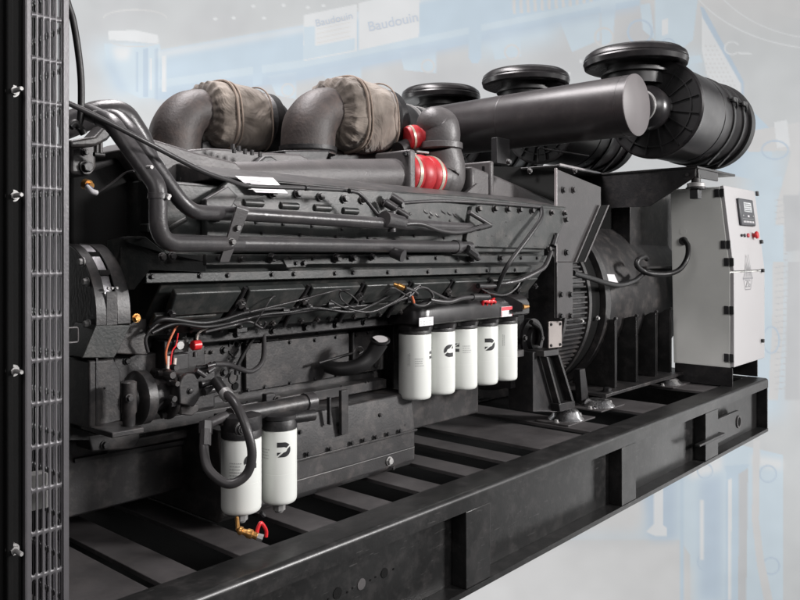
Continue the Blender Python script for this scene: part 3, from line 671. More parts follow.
# thermostat housing, front top-left
mb=MB(); mb.prism([W(70,146,y=1.70),W(96,143,y=1.70),W(97,168,y=1.70),W(90,176,y=1.70),W(70,174,y=1.70)],(0,.25,0)); th=mb.build('thermostat_housing','engine',en,bevel=.008,seg=3)
for px,py,r in ((85,152,.007),(86,167,.012)): MB().hexbolt(W(px,py,y=1.699),NY,r,r*1.2).build('bolt','engine',th)
mb=MB(); mb.prism([W(70,140,y=1.62),W(95,136,y=1.62),W(106,124,y=1.62),W(118,128,y=1.62),W(108,140,y=1.62),W(96,146,y=1.62),W(70,147,y=1.62)],(0,.06,0)); mb.build('thermostat_cover','engine',en,bevel=.006,seg=3)
MB().tube([W(70,127,y=1.6),W(75,123,y=1.6),W(80,128,y=1.6),W(84,134,y=1.6)],.008,10).build('small_hose','dark',en)
for px in (96.5,100.5): MB().cyl(W(px,141,y=1.66),W(px,153,y=1.66),.005,seg=10).build('stud','engine',en)
MB().cyl(W(94,154,y=1.66),W(104,155,y=1.66),.006,seg=10).build('stud','dark',en)
mb=MB(); mb.lathe([(0,.012),(.012,.012),(.012,.008),(.02,.008)],W(85,184,y=1.66),(.3,-1,-.3),14); mb.build('sensor','brass',en)
MB().tube([W(87,187,y=1.64),W(91,191,y=1.63),W(97,193,y=1.63)],.006,10).build('sensor_plug','label',en)
MB().tube([W(97,193,y=1.63),W(112,183,y=1.62),W(125,173,y=1.60),W(134,171,y=1.58)],.0022,8).build('wire','hose',en)
MB().tube([W(86,185,y=1.645),W(92,190,y=1.64)],.0055,8).build('sensor_seal','blue',en)
# dark front mass (gear case) behind pipes
mb=MB(); mb.prism([W(70,175,y=1.79),W(112,160,y=1.79),W(138,145,y=1.79),W(205,200,y=1.79),W(205,262,y=1.79),W(140,262,y=1.79),W(140,325,y=1.79),W(70,325,y=1.79)],(0,.5,0)); mb.build('front_gear_case','floor',en,bevel=.01)
# lower left angled head end
mb=MB(); mb.prism([W(137,236,y=1.62),W(146,237,y=1.62),W(166,253,y=1.60),W(206,255,y=1.60),W(206,262,y=1.60),W(206,272,y=1.60),W(150,270,y=1.60),W(134,290,y=1.64),W(120,290,y=1.70),W(120,240,y=1.70)],(0,.06,0)); mb.build('bank_end_cover','cover',en,bevel=.005)
for px,py in ((162,257),(172,256)): MB().hexbolt(W(px,py,y=1.598),NY,.008,.01).build('bolt','engine',en)
MB().box(XP(139,1.70),XP(158,1.70),1.66,1.70,ZP(150,233,1.7),ZP(150,224,1.7)).build('gear_case_lug','cover',en,bevel=.004)
MB().tube([W(166,233,y=1.60),W(174,226,y=1.58),(W(186,219,y=1.57))],.006,10).build('gusset_rod','cover',en)

# belt guard: arch sheet
bg=thing('belt_guard',(.88,1.7,-.75),'arched grey sheet belt guard with a bright slot at the engine front','belt guard')
def arch(x0,x1,r0,yc_,zc,y_out,zbot,m,name,parent):
    pts=[]
    Rr=yc_-y_out
    for k in range(0,13):
        a=math.pi/2*k/12; pts.append((yc_-Rr*math.sin(a),zc+Rr*math.cos(a)))
    outer=pts+[(y_out,zbot)]
    inner=[(yc_-(Rr-.004)*math.sin(math.pi/2*k/12),zc+(Rr-.004)*math.cos(math.pi/2*k/12)) for k in range(13)]+[(y_out+.004,zbot)]
    prof=outer+inner[::-1]
    return MB().prism([(x0,a,b_) for a,b_ in prof],(x1-x0,0,0)).build(name,m,parent,bevel=.0015)
yo=1.655
xa,xb=XP(96,yo),XP(131,yo)
ztop=.030; Rg=.17; zc=ztop-Rg; zbot=ZP(110,325,yo)
yc2=yo+Rg
w=xb-xa
arch(xa,xa+w*.30,0,yc2,zc,yo,zbot,'engine','guard_sheet',bg)
arch(xa+w*.60,xb,0,yc2,zc,yo,zbot,'engine','guard_sheet',bg)
arch(xa+w*.3001,xa+w*.5999,0,yc2+.02,zc-.006,yo+.010,zbot+.04,'pulley','belt_pulley',bg)
MB().box(xa+w*.3001,xa+w*.5999,yo,yo+.004,zbot,zbot+.075).build('guard_sheet','engine',bg)
for k,a in enumerate((12,30,52)):
    aa=R(a); c=Vector((xa+w*.45,yc2+.0-(Rg-.004)*math.sin(aa),zc+(Rg-.004)*math.cos(aa)))
    MB().box(xa+w*.302,xa+w*.598,c.y-.006,c.y+.004,c.z-.008,c.z+.004).build('guard_bar','dark',bg)
for t in (.33,.44,.57): MB().lathe([(0,.0035),(.005,.003)],(xa+w*t,yo-.0005,zbot+.083),NY,10).build('rivet','zinc',bg)
MB().box(xa+w*.66,xa+w*.70,yo-.004,yo-.0005,zbot+.15,zbot+.175).build('guard_slot','floor',bg)
# guard side wall facing the radiator
mb=MB(); pts=[(yc2-(Rg-.003)*math.sin(math.pi/2*k/12),zc+(Rg-.003)*math.cos(math.pi/2*k/12)) for k in range(13)]
mb.prism([(xa+.002,a,b_) for a,b_ in [(yc2+.5,zc+Rg-.003)]+pts+[(yo+.003,-.40),(yc2+.5,-.40)]],(.004,0,0)); mb.build('side_wall','dark',bg)
for py,y_ in ((262,1.70),(282,1.68),(324,1.675)):
    z=W(90,py,x=xa).z; MB().hexbolt((xa+.001,y_+.015,z),NX,.008,.012).build('bolt','zinc',bg)
# sloping skirt and gear housing beneath
mb=MB(); mb.prism([W(96,325,y=yo),W(131,325,y=yo),W(118,352,y=yo),W(114,358,y=yo),W(82,358,y=yo)],(0,.10,0)); mb.build('sloped_skirt','cover',bg,bevel=.002)
mb=MB(); mb.prism([W(131,320,y=1.70),W(147,319,y=1.70),W(148,355,y=1.70),W(115,354,y=1.70)],(0,.12,0)); mb.build('mounting_flange','engine',bg,bevel=.003)
MB().hexbolt(W(136,318,y=1.69),NY,.008,.01).build('brass_bolt','brass',bg)
mb=MB(); mb.prism([W(89,361,y=1.66),W(114,359,y=1.66),W(121,372,y=1.66),W(121,421,y=1.66),W(89,430,y=1.66)],(0,.3,0)); lh=mb.build('lower_housing','engine',en,bevel=.004)
mb=MB(); mb.prism([W(70,355,y=1.76),W(89,355,y=1.76),W(89,440,y=1.76),W(70,440,y=1.76)],(0,.3,0)); mb.build('crank_housing','dark',en)
mb=MB(); mb.prism([W(114,355,y=1.74),W(147,354,y=1.74),W(205,345,y=1.74),W(205,400,y=1.74),W(114,420,y=1.74)],(0,.2,0)); fp=mb.build('pump_mount','engine',en,bevel=.004)
MB().hexbolt(W(127,361,y=1.739),NY,.0075,.008).build('bolt','dark',fp); MB().hexbolt(W(105,388,y=1.659),NY,.002,.002).build('bolt','dark',lh)
# lower front pan bracket
mb=MB(); mb.prism([W(88,436,y=1.78),W(140,428,y=1.78),W(140,440,y=1.78),W(134,449,y=1.78),W(92,452,y=1.78)],(0,.08,0)); mb.build('front_foot','engine',en,bevel=.004)
for px,py in ((105,445),): MB().hexbolt(W(px,py,y=1.779),NY,.009,.01).build('bolt','dark',en)

# ---- high pressure fuel pump (drive coupling, flanges, body) ----
fpmp=thing('fuel_pump',(1.05,1.68,-.42),'grey fuel pump with round drive coupling bolted low on the engine side','fuel pump')
yf=1.66
c=W(138,398,y=yf); xx=c.x; zz=c.z
mb=MB(); mb.lathe([(0,.022),(.006,.050),(.009,.060),(.012,.063),(.034,.063),(.038,.058)],(xx-.015,yf+.005,zz),(1,0,0),40); mb.build('drive_coupling','engine',fpmp,bevel=0)
mb=MB(); mb.lathe([(0,.006),(.004,.028),(.03,.034)],(xx-.038,yf+.005,zz),(1,0,0),30); mb.build('coupling_hub','dark',fpmp)
mb=MB(); mb.lathe([(0,.044),(.045,.036)],(xx+.022,yf+.005,zz),(1,0,0),30); mb.build('drive_shaft','dark',fpmp)
mb=MB(); mb.lathe([(0,.058),(.003,.061),(.010,.061)],(xx+.068,yf,zz),(1,0,0),32); mb.build('mount_flange','engine',fpmp,bevel=.002)
for a in range(0,360,60):
    q=Vector((xx+.056,yf+.050*math.cos(R(a+20)),zz+.050*math.sin(R(a+20)))); MB().lathe([(0,.007),(.012,.007)],q,(1,0,0),6).build('bolt','engine',fpmp)
x1=xx+.0785
mb=MB(); mb.box(x1,x1+.105,yf-.047,yf+.12,zz-.045,zz+.052); body=mb.build('pump_body','engine',fpmp,bevel=.008,seg=3)
for px,py,r,l in ((166,374,.008,.03),(172,367,.007,.02),(173,383,.006,.02),(170,398,.007,.02),(190,378,.006,.01)):
    MB().lathe([(0,r),(l,r)],W(px,py,y=yf-.05),(0,-1,0),12).build('fitting','engine',body)
mb=MB(); mb.prism([W(179,385,y=yf-.066),W(183,377,y=yf-.066),(W(188,373,y=yf-.066)),W(195,374,y=yf-.066),W(199,382,y=yf-.066),W(200,398,y=yf-.066),W(194,407,y=yf-.066),W(180,404,y=yf-.066)],(0,.014,0)); cv=mb.build('pump_cover','engine',fpmp,bevel=.003)
MB().hexbolt(W(190,391,y=yf-.0665),NY,.006,.006).build('bolt','dark',cv)
mb=MB(); mb.prism([W(181,406,y=yf-.05),W(199,404,y=yf-.05),W(199,411,y=yf-.05),W(192,416,y=yf-.05),W(181,415,y=yf-.05)],(0,.06,0)); mb.build('pump_foot','engine',fpmp,bevel=.003)
mb=MB(); mb.box(XP(200,1.62),XP(215,1.62),1.62,1.70,ZP(205,394,1.62),ZP(205,380,1.62)); mb.build('pump_head','engine',fpmp,bevel=.004)
for a,b_,r in (((201,384),(221,380),.007),((204,392),(218,388),.009),((196,370),(205,376),.006),((208,372),(214,368),.006)):
    MB().cyl(W(a[0],a[1],y=1.60),W(b_[0],b_[1],y=1.60),r,seg=12).build('fitting','pipe',fpmp)
# vertical strainer in front
p0=W(129,381,y=1.60);p1=W(129,412,y=1.60);p2=W(128,430,y=1.60)
mb=MB(); mb.lathe([(0,.012),(.003,.0165),((p0-p1).length,.0165),((p0-p1).length+.004,.014),((p0-p2).length,.013)],p0,(0,0,-1),22); mb.build('strainer','engine',fpmp)
MB().hexbolt(W(129,398,y=1.584),NY,.007,.009).build('bolt','engine',fpmp)
mb=MB(); a=W(112,433,y=1.56); mb.box(a.x,a.x+.075,1.56,1.70,a.z-.012,a.z); mb.build('strainer_shelf','engine',fpmp,bevel=.002)
# governor block above pump, with red solenoid
mb=MB(); mb.box(XP(173,1.68),XP(189,1.68),1.68,1.80,ZP(180,373,1.68),ZP(180,354,1.68)); gb=mb.build('governor_block','engine',fpmp,bevel=.003)
mb=MB(); mb.box(XP(160,1.72),XP(172.5,1.72),1.70,1.82,ZP(170,371,1.72),ZP(170,340,1.72)); mb.build('governor_back','dark',fpmp,bevel=.003)
mb=MB(); mb.box(XP(175,1.69),XP(190,1.69),1.695,1.74,ZP(180,353,1.69),ZP(180,340,1.69)); mb.build('solenoid_bracket','engine',fpmp,bevel=.002)
MB().lathe([(0,.010),(.014,.010)],W(177.5,345,y=1.69),NY,18).build('solenoid_lug','zinc',fpmp)
c=W(192,346,y=1.68); mb=MB(); mb.lathe([(0,.010),(.002,.0125),(.022,.0125),(.024,.010)],(c.x,1.68,c.z+.001),(1,0,0),20); mb.build('red_solenoid','redpl',fpmp)
MB().lathe([(0,.005),(.012,.006)],W(195,352,y=1.68),(0,0,-1),10).build('solenoid_stem','dark',fpmp)
# wires
MB().tube([W(168,370,y=1.66),W(166,352,y=1.66),W(173,333,y=1.66),W(180,324,y=1.67),W(196,325,y=1.68)],.0028,8).build('orange_wire','orange',fpmp)
MB().tube([W(170,370,y=1.66),W(172,352,y=1.66),W(176,345,y=1.67),W(178,333,y=1.67)],.002,8).build('red_wire','redpl',fpmp)
MB().tube([W(177,323,y=1.665),W(190,322,y=1.66),W(204,326,y=1.67)],.003,8).build('pink_wire','pink',fpmp)
MB().cyl(W(167.5,369,y=1.66),W(168,356,y=1.66),.0042,seg=10).build('wire_sleeve','cream',fpmp); MB().cyl(W(174,369,y=1.66),W(175,358,y=1.66),.0042,seg=10).build('wire_sleeve','cream',fpmp)
MB().tube([W(197,340,y=1.67),W(198,334,y=1.67),W(203,330,y=1.67),W(213,326,y=1.68)],.0028,8).build('white_tube','cream',fpmp)
MB().tube([W(196,368,y=1.64),W(205,367,y=1.63),W(212,364,y=1.62)],.006,10).build('hose_nipple','dark',fpmp)
MB().cyl(W(207,366.5,y=1.62),W(216,364,y=1.62),.0055,seg=10).build('hose_fitting','pipe',fpmp)

# hoses on the block side
MB().tube([W(214,364,y=1.62),W(228,364.5,y=1.64),W(240,369,y=1.68),W(252,371,y=1.70),W(262,362,y=1.72),W(264,345,y=1.75),W(263,325,y=1.78)],.0068,12).build('fuel_hose','hose',en)
MB().tube([W(263,325,y=1.79),W(252,340,y=1.80),W(238,365,y=1.81),W(236,375,y=1.81)],.006,10).build('fuel_hose','dark',en)
# big hose to the fuel filter
bh=MB().tube([W(217,384,y=1.58),W(224,392,y=1.54),W(236,405,y=1.48),W(247,430,y=1.44),W(252,455,y=1.43),W(246,475,y=1.44),W(228,484,y=1.46),W(209,470,y=1.50),W(204,450,y=1.53),W(205,437,y=1.55)],.0108,16,sub=10).build('fuel_feed_hose','hose',None)
tag(bh,'thick dark rubber hose looping in front of the left white fuel filter','hose')
MB().cyl(W(216,381,y=1.585),W(228,398,y=1.52),.0135,.0125,seg=16).build('hose_end','rubber',bh)
MB().cyl(W(224,392,y=1.54),W(229,398,y=1.52),.0150,seg=18).build('hose_crimp','zinc',bh)
MB().cyl(W(205,446,y=1.535),W(205.5,430,y=1.55),.0135,seg=8).build('hose_nut','hose',bh)
MB().cyl(W(205.5,434,y=1.55),W(206,422,y=1.56),.0165,seg=6).build('hose_nut','hose',bh)

# wiring harness under bank
hv=[([ (150,330),(165,322),(200,326),(222,320),(245,313),(270,309),(300,307),(325,304),(345,298),(375,297),(392,290)],1.70,.008),
    ([ (152,336),(175,327),(205,330),(235,322),(262,315),(290,312),(315,308),(350,312),(372,305),(398,290)],1.69,.0065),
    ([ (190,327),(220,325),(250,318),(285,314),(320,309),(345,307),(372,305)],1.70,.005),
    ([ (205,332),(235,325),(250,322),(262,328),(266,322)],1.68,.005),
    ([ (255,324),(270,300),(275,296)],1.66,.003),([ (250,312),(300,300),(330,292),(340,290),(352,296),(358,303),(352,307),(342,300),(340,292),(350,290)],1.62,.0035),
    ([ (148,352),(146,338),(158,324),(180,322)],1.72,.006),([ (385,293),(392,288),(398,290),(404,294),(410,298)],1.60,.004),
    ([(330,300),(345,308),(370,312),(392,303),(410,292)],1.62,.004)]
for pts,y_,r in hv: MB().tube([W(a,b_-(3 if a<215 and y_<1.71 and r>.006 else 0),y=y_-.05+.012*math.sin(a*.3)) for a,b_ in pts],r*.68,10).build('wiring_loom','rubber' if r>.006 else 'hose',en)
for px,py in ((308,307),(330,304),(285,311)): MB().cyl(W(px-3,py,y=1.645),W(px+3,py,y=1.645),.0085,seg=12).build('cable_tie','dark',en)
for px,py,w in ((270,322,9),(240,330,8),(228,317,14),(196,335,4),(212,322,6)):
    a=W(px,py,y=1.71); MB().box(a.x-w*.0022,a.x+w*.0022,1.70,1.74,a.z-.007,a.z+.007).build('connector','dark',en,bevel=.002)
MB().box(XP(206,1.72),XP(226,1.72),1.72,1.8,ZP(215,323,1.72),ZP(215,316,1.72)).build('junction_box','engine',en,bevel=.005,seg=3)
# under-bank dark ledge
MB().box(1.0,2.6,1.76,1.86,-.235,-.195).build('bank_ledge','dark',en,bevel=.004)
for i in range(12):
    x=1.06+i*.125; MB().hexbolt((x,1.759,-.217),NY,.008,.01).build('bolt','dark',en)

# dipstick / oil filler tube
fl=thing('oil_filler',(1.95,1.8,-.44),'black oil filler tube with a bright open mouth curving up beside the oil filters','oil filler')
MB().tube([W(327,366,y=1.80),W(340,369,y=1.76),W(358,366,y=1.72),W(371,356,y=1.70),W(380,342,y=1.68)],.0,18,rads=[.021,.0225,.0235,.025,.028]).build('filler_tube','rubber',fl)
a=W(380,342,y=1.68); dd=Vector((-.20,-.26,.92)).normalized()
mb=MB(); mb.lathe([(0,.028),(.004,.0315),(.010,.0315),(.011,.026),(.004,.024)],a,dd,28); mb.build('filler_rim','rubber',fl)
mb=MB(); mb.lathe([(.0098,.001),(.0102,.0262)],a,dd,28); mb.build('filler_mouth','mouth',fl)
MB().cyl(W(319,363,y=1.79),W(353,353,y=1.76),.0045,seg=10).build('dipstick','dark',fl)
MB().tube([W(353,353,y=1.76),W(356,348,y=1.76),W(361,347,y=1.76),W(363,351,y=1.76),W(359,354,y=1.76)],.0022,8).build('dipstick_ring','hose',fl)

# ======================= OIL FILTERS =======================
def on_cyl(cx_,cy_,r,ang,zc):
    # maps (u,v) to the cylinder surface; ang is the facing direction angle from -Y towards -X
    def f(co):
        a=ang+co.x/r; rr=r+.0006+co.z
        d=Vector((-math.sin(-a),-math.cos(a),0))
        return Vector((cx_+rr*d.x,cy_+rr*d.y,zc+co.y))
    return f
def patch(polys,fn,name,m,parent):
    """fills 2-D polygons given as strips of quads ((x0,x1,ylow,yhigh)...) wrapped onto the can"""
    mb=MB()
    for q in polys:
        (xa_,ya0,ya1),(xb_,yb0,yb1)=q
        a=fn(Vector((xa_,ya0,0)));b_=fn(Vector((xb_,yb0,0)));c_=fn(Vector((xb_,yb1,0)));d=fn(Vector((xa_,ya1,0)))
        mb.face([a,b_,c_,d])
    return mb.build(name,m,parent)
def logo_quads(S,side):
    """stylised emblem: thick open C on the left, blunt D on the right, each cut by a diagonal flash"""
    out=[]; n=26; R1=S*.5; R0=S*.24
    def add(x0,x1,f0,f1):
        out.append(((x0,f0(x0),f1(x0)),(x1,f0(x1),f1(x1))))
    w=S*.95
    for i in range(n):
        x0=w*i/n; x1=w*(i+1)/n; xm=(x0+x1)/2
        # c: rounded left
        def oy(x): 
            t=min(1,x/(R1)); return R1*math.sqrt(max(0,1-(1-t)**2))
        def iy(x):
            t=(x-(R1-R0))/R0
            if t<=0: return 0
            t=min(1,t); return R0*.72*math.sqrt(max(0,1-(1-t)**2))
        # flash: diagonal band removed
        def fl0(x): return -.36*S+x*.80
        def fl1(x): return -.22*S+x*.80
        for lo,hi in (((lambda x:-oy(x)),(lambda x:-iy(x))),((lambda x:iy(x)),(lambda x:oy(x)))):
            # split by flash
            a0,a1,b0,b1=lo(x0),lo(x1),hi(x0),hi(x1)
            m0,m1=fl0(xm),fl1(xm); l,h=lo(xm),hi(xm)
            if m1<=l or m0>=h: out.append(((x0,a0,b0),(x1,a1,b1)))
            else:
                if m0>l: out.append(((x0,a0,min(b0,max(a0,fl0(x0)))),(x1,a1,min(b1,max(a1,fl0(x1))))))
                if m1<h: out.append(((x0,max(a0,min(b0,fl1(x0))),b0),(x1,max(a1,min(b1,fl1(x1))),b1)))
    if side=='D': out=[((w-b_[0],-b_[2],-b_[1]),(w-a[0],-a[2],-a[1])) for a,b_ in out]
    return out
VA=lambda px: math.atan2((px-CX)/F,1)  # view angle
def make_filter(name,x,y,ztop,zbot,r,label,cat,group,marks,nut=False):
    t=thing(name,(x,y,zbot),label,cat,group)
    H=ztop-zbot
    mb=MB(); mb.lathe([(0,r*.80),(.001,r*.86),(.004,r*.94),(.009,r*.985),(.016,r),(H*.42,r),(H*.4205,r*.994),(H*.426,r*.994),(H*.4265,r),(H-.004,r),(H-.001,r*.985),(H,r*.95)],(x,y,zbot),NZ,56)
    mb.build('can','filter',t)
    mb=MB(); mb.lathe([(0,r*.96),(.002,r*1.01),(.022,r*1.0),(.030,r*.90)],(x,y,ztop+.0005),NZ,48); mb.build('seal_cap','dark',t)
    if nut:
        mb=MB(); mb.lathe([(0,.016),(.018,.0165),(.022,.012)],(x,y,zbot-.022),NZ,8); mb.lathe([(0,.010),(.006,.013)],(x,y,zbot-.028),NZ,16); mb.build('drain_nut','zinc',t)
    view=math.atan2(x,y)  # direction angle from +Y toward +X of the can as seen
    for kind,off,zf,S in marks:
        # facing the camera: angle so that normal = -dir ; f() uses d=(sin a,-cos a)
        a=-view+off
        fn=on_cyl(x,y,r,a,zbot+H*zf)
        if kind in 'CD':
            patch(logo_quads(S,kind),fn,'emblem','ink',t)
        elif kind=='=':
            qs=[]
            for k in range(6):
                x0=S*k/6;x1=S*(k+1)/6
                fl=lambda x_:S*.05+x_*.7
                qs.append(((x0,-.5*S*1.25,-.14*S*1.2),(x1,-.5*S*1.25,-.14*S*1.2)))
                qs.append(((x0,max(.14*S,fl(x0)),.62*S),(x1,max(.14*S,fl(x1)),.62*S)))
                if k>1: qs.append(((x0,.14*S,max(.141*S,fl(x0)-.16*S)),(x1,.14*S,max(.141*S,fl(x1)-.16*S))))
            patch(qs,fn,'emblem','ink',t)
        elif kind=='t':
            qs=[]
            rnd=random.Random(int(x*1000+off*10))
            for row in range(4):
                yy=-row*.0075; xx_=-.012
                while xx_<.014:
                    w_=rnd.uniform(.002,.006); qs.append(((xx_,yy,yy+.0028),(xx_+w_,yy,yy+.0028))); xx_+=w_+.0015
            patch(qs,fn,'fine_print','inkgrey',t)
        elif kind=='v':
            qs=[]
            rnd=random.Random(int(x*997))
            for col_ in range(2):
                xx_=col_*.006; yy=-.02
                while yy<.02:
                    h_=rnd.uniform(.002,.005); qs.append(((xx_,yy,yy+h_),(xx_+.0028,yy,yy+h_))); yy+=h_+.0015
            patch(qs,fn,'fine_print','inkgrey',t)
    return t
GO='white oil filters hanging in a row under the black filter head'
yo_=1.69
fx=[1.985+.1305*i for i in range(5)]
zt,zb=-.262,-.478
labs=['white oil filter at the near left end of the row of five','second white oil filter from the left, rounded black C emblem at its right edge','middle white oil filter of the five, two black emblem blocks at its left edge','second white oil filter from the right, black D shaped emblem facing front','white oil filter at the far right end of the row, no emblem in view']
mk=[[('v',-.45,.62,0),('t',.22,.63,0),('=',1.05,.68,.020)],[('t',-.75,.74,0),('C',.28,.70,.042)],[('=',-.62,.70,.024),('t',.25,.72,0)],[('t',-.75,.62,0),('D',.10,.70,.044)],[('v',-.05,.72,0),('t',-.7,.5,0)]]
for i in range(5): make_filter('oil_filter',fx[i],yo_,zt,zb,.0545,labs[i],'oil filter',GO,mk[i])
# filter head
fh=thing('filter_head',(2.2,1.69,-.23),'long black cast filter head above the five white oil filters','filter head')
mb=MB(); xa1,xb1=1.925,2.60; y0,y1=1.622,1.80; z0,z1_=-.230,-.150
def rrect(z,ins,n=8,r=.055):
    pts=[]
    for (cx_,cy_,a0) in ((xb1-ins-r,y1-ins-r,0),(xa1+ins+r,y1-ins-r,90),(xa1+ins+r,y0+ins+r,180),(xb1-ins-.02,y0+ins+.02,270)):
        rr=r if a0!=270 else .02
        for k in range(n+1):
            a=R(a0+90*k/n); pts.append(Vector((cx_+rr*math.cos(a),cy_+rr*math.sin(a),z)))
    return pts
mb.rings([rrect(z0,.006),rrect(z0+.006,0),rrect(z1_-.035,0),rrect(z1_-.012,.010),rrect(z1_,.03),rrect(z1_+.005,.05)])
mb.build('head_casting','gloss',fh)
mb=MB(); mb.box(xa1+.03,xb1-.04,1.665,1.80,z1_+.004,z1_+.028); mb.build('head_ridge','gloss',fh,bevel=.01,seg=3)
for i in range(5): MB().lathe([(0,.058),(.012,.060),(.02,.052)],(fx[i],yo_,-.2485),NZ,40).build('filter_collar','gloss',fh)
for (p_,q_,r_,m1,m2) in (((419,318),(433,325),0,'label','inkgrey'),((501,307),(512,316),0,'label','labelred')):
    a=W(p_[0],p_[1],y=1.6205);b_=W(q_[0],q_[1],y=1.6205); mb=MB(); mb.box(a.x,b_.x,1.619,1.6216,b_.z,a.z); l=mb.build('sticker',m1,fh)
    if m2=='labelred':
        mb=MB(); mb.box(a.x+.001,b_.x-.001,1.6182,1.6189,a.z-.014,a.z-.001); mb.box(a.x+.001,a.x+.003,1.6182,1.6189,b_.z+.001,a.z-.015); mb.box(b_.x-.003,b_.x-.001,1.6182,1.6189,b_.z+.001,a.z-.015); mb.build('sticker_print','labelred',l)
    qs=MB()
    for k in range(4):
        for j in range(3): 
            xx_=a.x+.006+k*(b_.x-a.x-.012)/4; zz_=b_.z+.004+j*.005; qs.box(xx_,xx_+.005+.003*((k+j)%2),1.6184,1.6188,zz_,zz_+.002)
    qs.build('sticker_text','inkgrey',l)
# red clip, side block with yellow cap
mb=MB(); 
for k in range(3): mb.tube([W(482+k*4,306,y=1.63),W(484+k*4,301,y=1.62),W(489+k*3,302,y=1.62),W(494,299+k*2,y=1.64)],.006,8)
mb.build('red_clip','redpl',fh)
a=W(513,303,y=1.64); mb=MB(); mb.prism([W(497,294,y=1.66),W(511,297,y=1.60),W(523,303,y=1.60),W(523,312,y=1.60),W(514,313,y=1.60),W(498,304,y=1.66)],(0,.04,0)); mb.build('sensor_block','gloss',fh,bevel=.003)
MB().cyl(W(522,307,y=1.615),W(528,306.5,y=1.615),.011,.007,seg=12).build('sensor_cap','brass',fh)
# wires/loop above the filter head
MB().tube([W(420,285,y=1.57),W(410,293,y=1.57),W(414,304,y=1.57),W(426,305,y=1.57),(W(433,297,y=1.57)),W(428,289,y=1.57),W(420,287,y=1.57)],.004,10).build('wire_loop','hose',fh)
MB().tube([W(380,309,y=1.60),W(398,301,y=1.58),W(410,296,y=1.57),(W(418,288,y=1.57)),W(428,290,y=1.58),W(445,298,y=1.60),W(452,300,y=1.62)],.0045,10).build('wire','hose',fh)
MB().tube([W(430,300,y=1.57),W(448,302,y=1.56),W(462,298,y=1.56),W(475,297,y=1.57)],.0075,12).build('oil_hose','hose',fh)
MB().cyl(W(472,297,y=1.57),W(488,297,y=1.57),.012,seg=12).build('hose_fitting','dark',fh)
mb=MB(); mb.lathe([(0,.009),(.02,.009),(.022,.006),(.034,.006)],W(404,288,y=1.57),(-.7,.6,.35),12); mb.build('brass_sensor','brass',fh)
MB().tube([W(405,288,y=1.57),W(413,291,y=1.57),W(417,294,y=1.57)],.007,10).build('sensor_plug','dark',fh)
MB().tube([W(412,296,y=1.565),W(414,303,y=1.565)],.004,8).build('red_wire','orange',fh)

# cables at rear cover
MB().tube([W(400,225,y=1.50),W(420,224,y=1.49),W(442,231,y=1.49),W(462,232,y=1.50),W(484,226,y=1.54)],.0062,12).build('ignition_lead','hose',en)
MB().cyl(W(478,228,y=1.535),W(490,225,y=1.55),.010,seg=12).build('lead_boot','dark',en)
MB().cyl(W(469,212,y=1.56),W(490,225,y=1.545),.008,seg=10).build('fitting','pipe',en)
MB().tube([W(541,208,y=1.58),W(541,218,y=1.55),W(530,235,y=1.54),W(512,259,y=1.55),W(503,274,y=1.57),W(496,291,y=1.60)],.0085,12).build('breather_hose','rubber',en)
MB().tube([W(551,252,y=1.57),W(545,266,y=1.56),W(535,273,y=1.56),W(520,280,y=1.57),W(507,283,y=1.58),W(495,284,y=1.60)],.009,12).build('coolant_hose','hose',en)
MB().tube([W(478,286,y=1.60),W(492,286,y=1.60),W(508,284,y=1.59)],.010,12).build('coolant_hose','dark',en)
MB().tube([W(478,286,y=1.60),W(490,293,y=1.62),W(505,295,y=1.62),W(516,288,y=1.62),W(522,278,y=1.62)],.004,8).build('wire','hose',en)
MB().tube([W(400,203,y=1.60),W(440,201,y=1.60),W(490,203,y=1.58),W(540,207,y=1.58)],.006,10).build('conduit','pipe',en)
MB().cyl(W(553,246,y=1.58),W(557,234,y=1.58),.013,.009,seg=12).build('fitting','dark',en)
MB().tube([W(461,248,y=1.57),W(470,250,y=1.55),W(478,258,y=1.56)],.012,12).build('pipe_end','pipe',en)
MB().cyl(W(467,249,y=1.545),W(475,255,y=1.545),.015,seg=8).build('pipe_nut','dark',en)
# clutter between union and flange (injector lines)
for k in range(6):
    a=W(418+k*5,202+k,y=1.62); b_=W(425+k*6,212+(k%3)*2,y=1.60); c_=W(433+k*5,216+(k%2)*3,y=1.62)
    MB().tube([a,b_,c_],.0035,8).build('injector_line','pipe',en)
for px,py,r in ((398,200,.012),(404,214,.011),(392,206,.013),(410,222,.010)):
    MB().cyl(W(px-7,py-4,y=1.57),W(px+4,py+3,y=1.55),r,seg=10).build('fitting','pipe',en)
# long rod cable
cb=MB().tube([W(66,102,y=1.43),W(100,118,y=1.42),W(150,144,y=1.41),W(200,170,y=1.43),W(228,180,y=1.45),W(250,186,y=1.48),W(300,188,y=1.50),W(350,191,y=1.52),W(362,196,y=1.52),W(374,210,y=1.52),W(385,222,y=1.52),W(400,223,y=1.52)],.0053,12).build('battery_cable','hose',None)
tag(cb,'long grey cable running from the fan guard down along the top of the engine','cable')
for px,py in ((248,186),(306,188),(350,191)): MB().cyl(W(px-1,py,y=1.50 if px>260 else 1.48),W(px+1.6,py,y=1.50 if px>260 else 1.48),.0072,seg=12).build('cable_clip','dark',cb)
vc=MB().tube([W(62,-20,y=1.60),W(68,4,y=1.60),W(73,20,y=1.60),W(78,50,y=1.60),(W(81,80,y=1.60)),W(81,110,y=1.60),W(79,130,y=1.60)],.0072,12).build('vent_hose','rubber',None)
tag(vc,'thin dark vent hose rising vertically beside the fan guard at top left','hose')

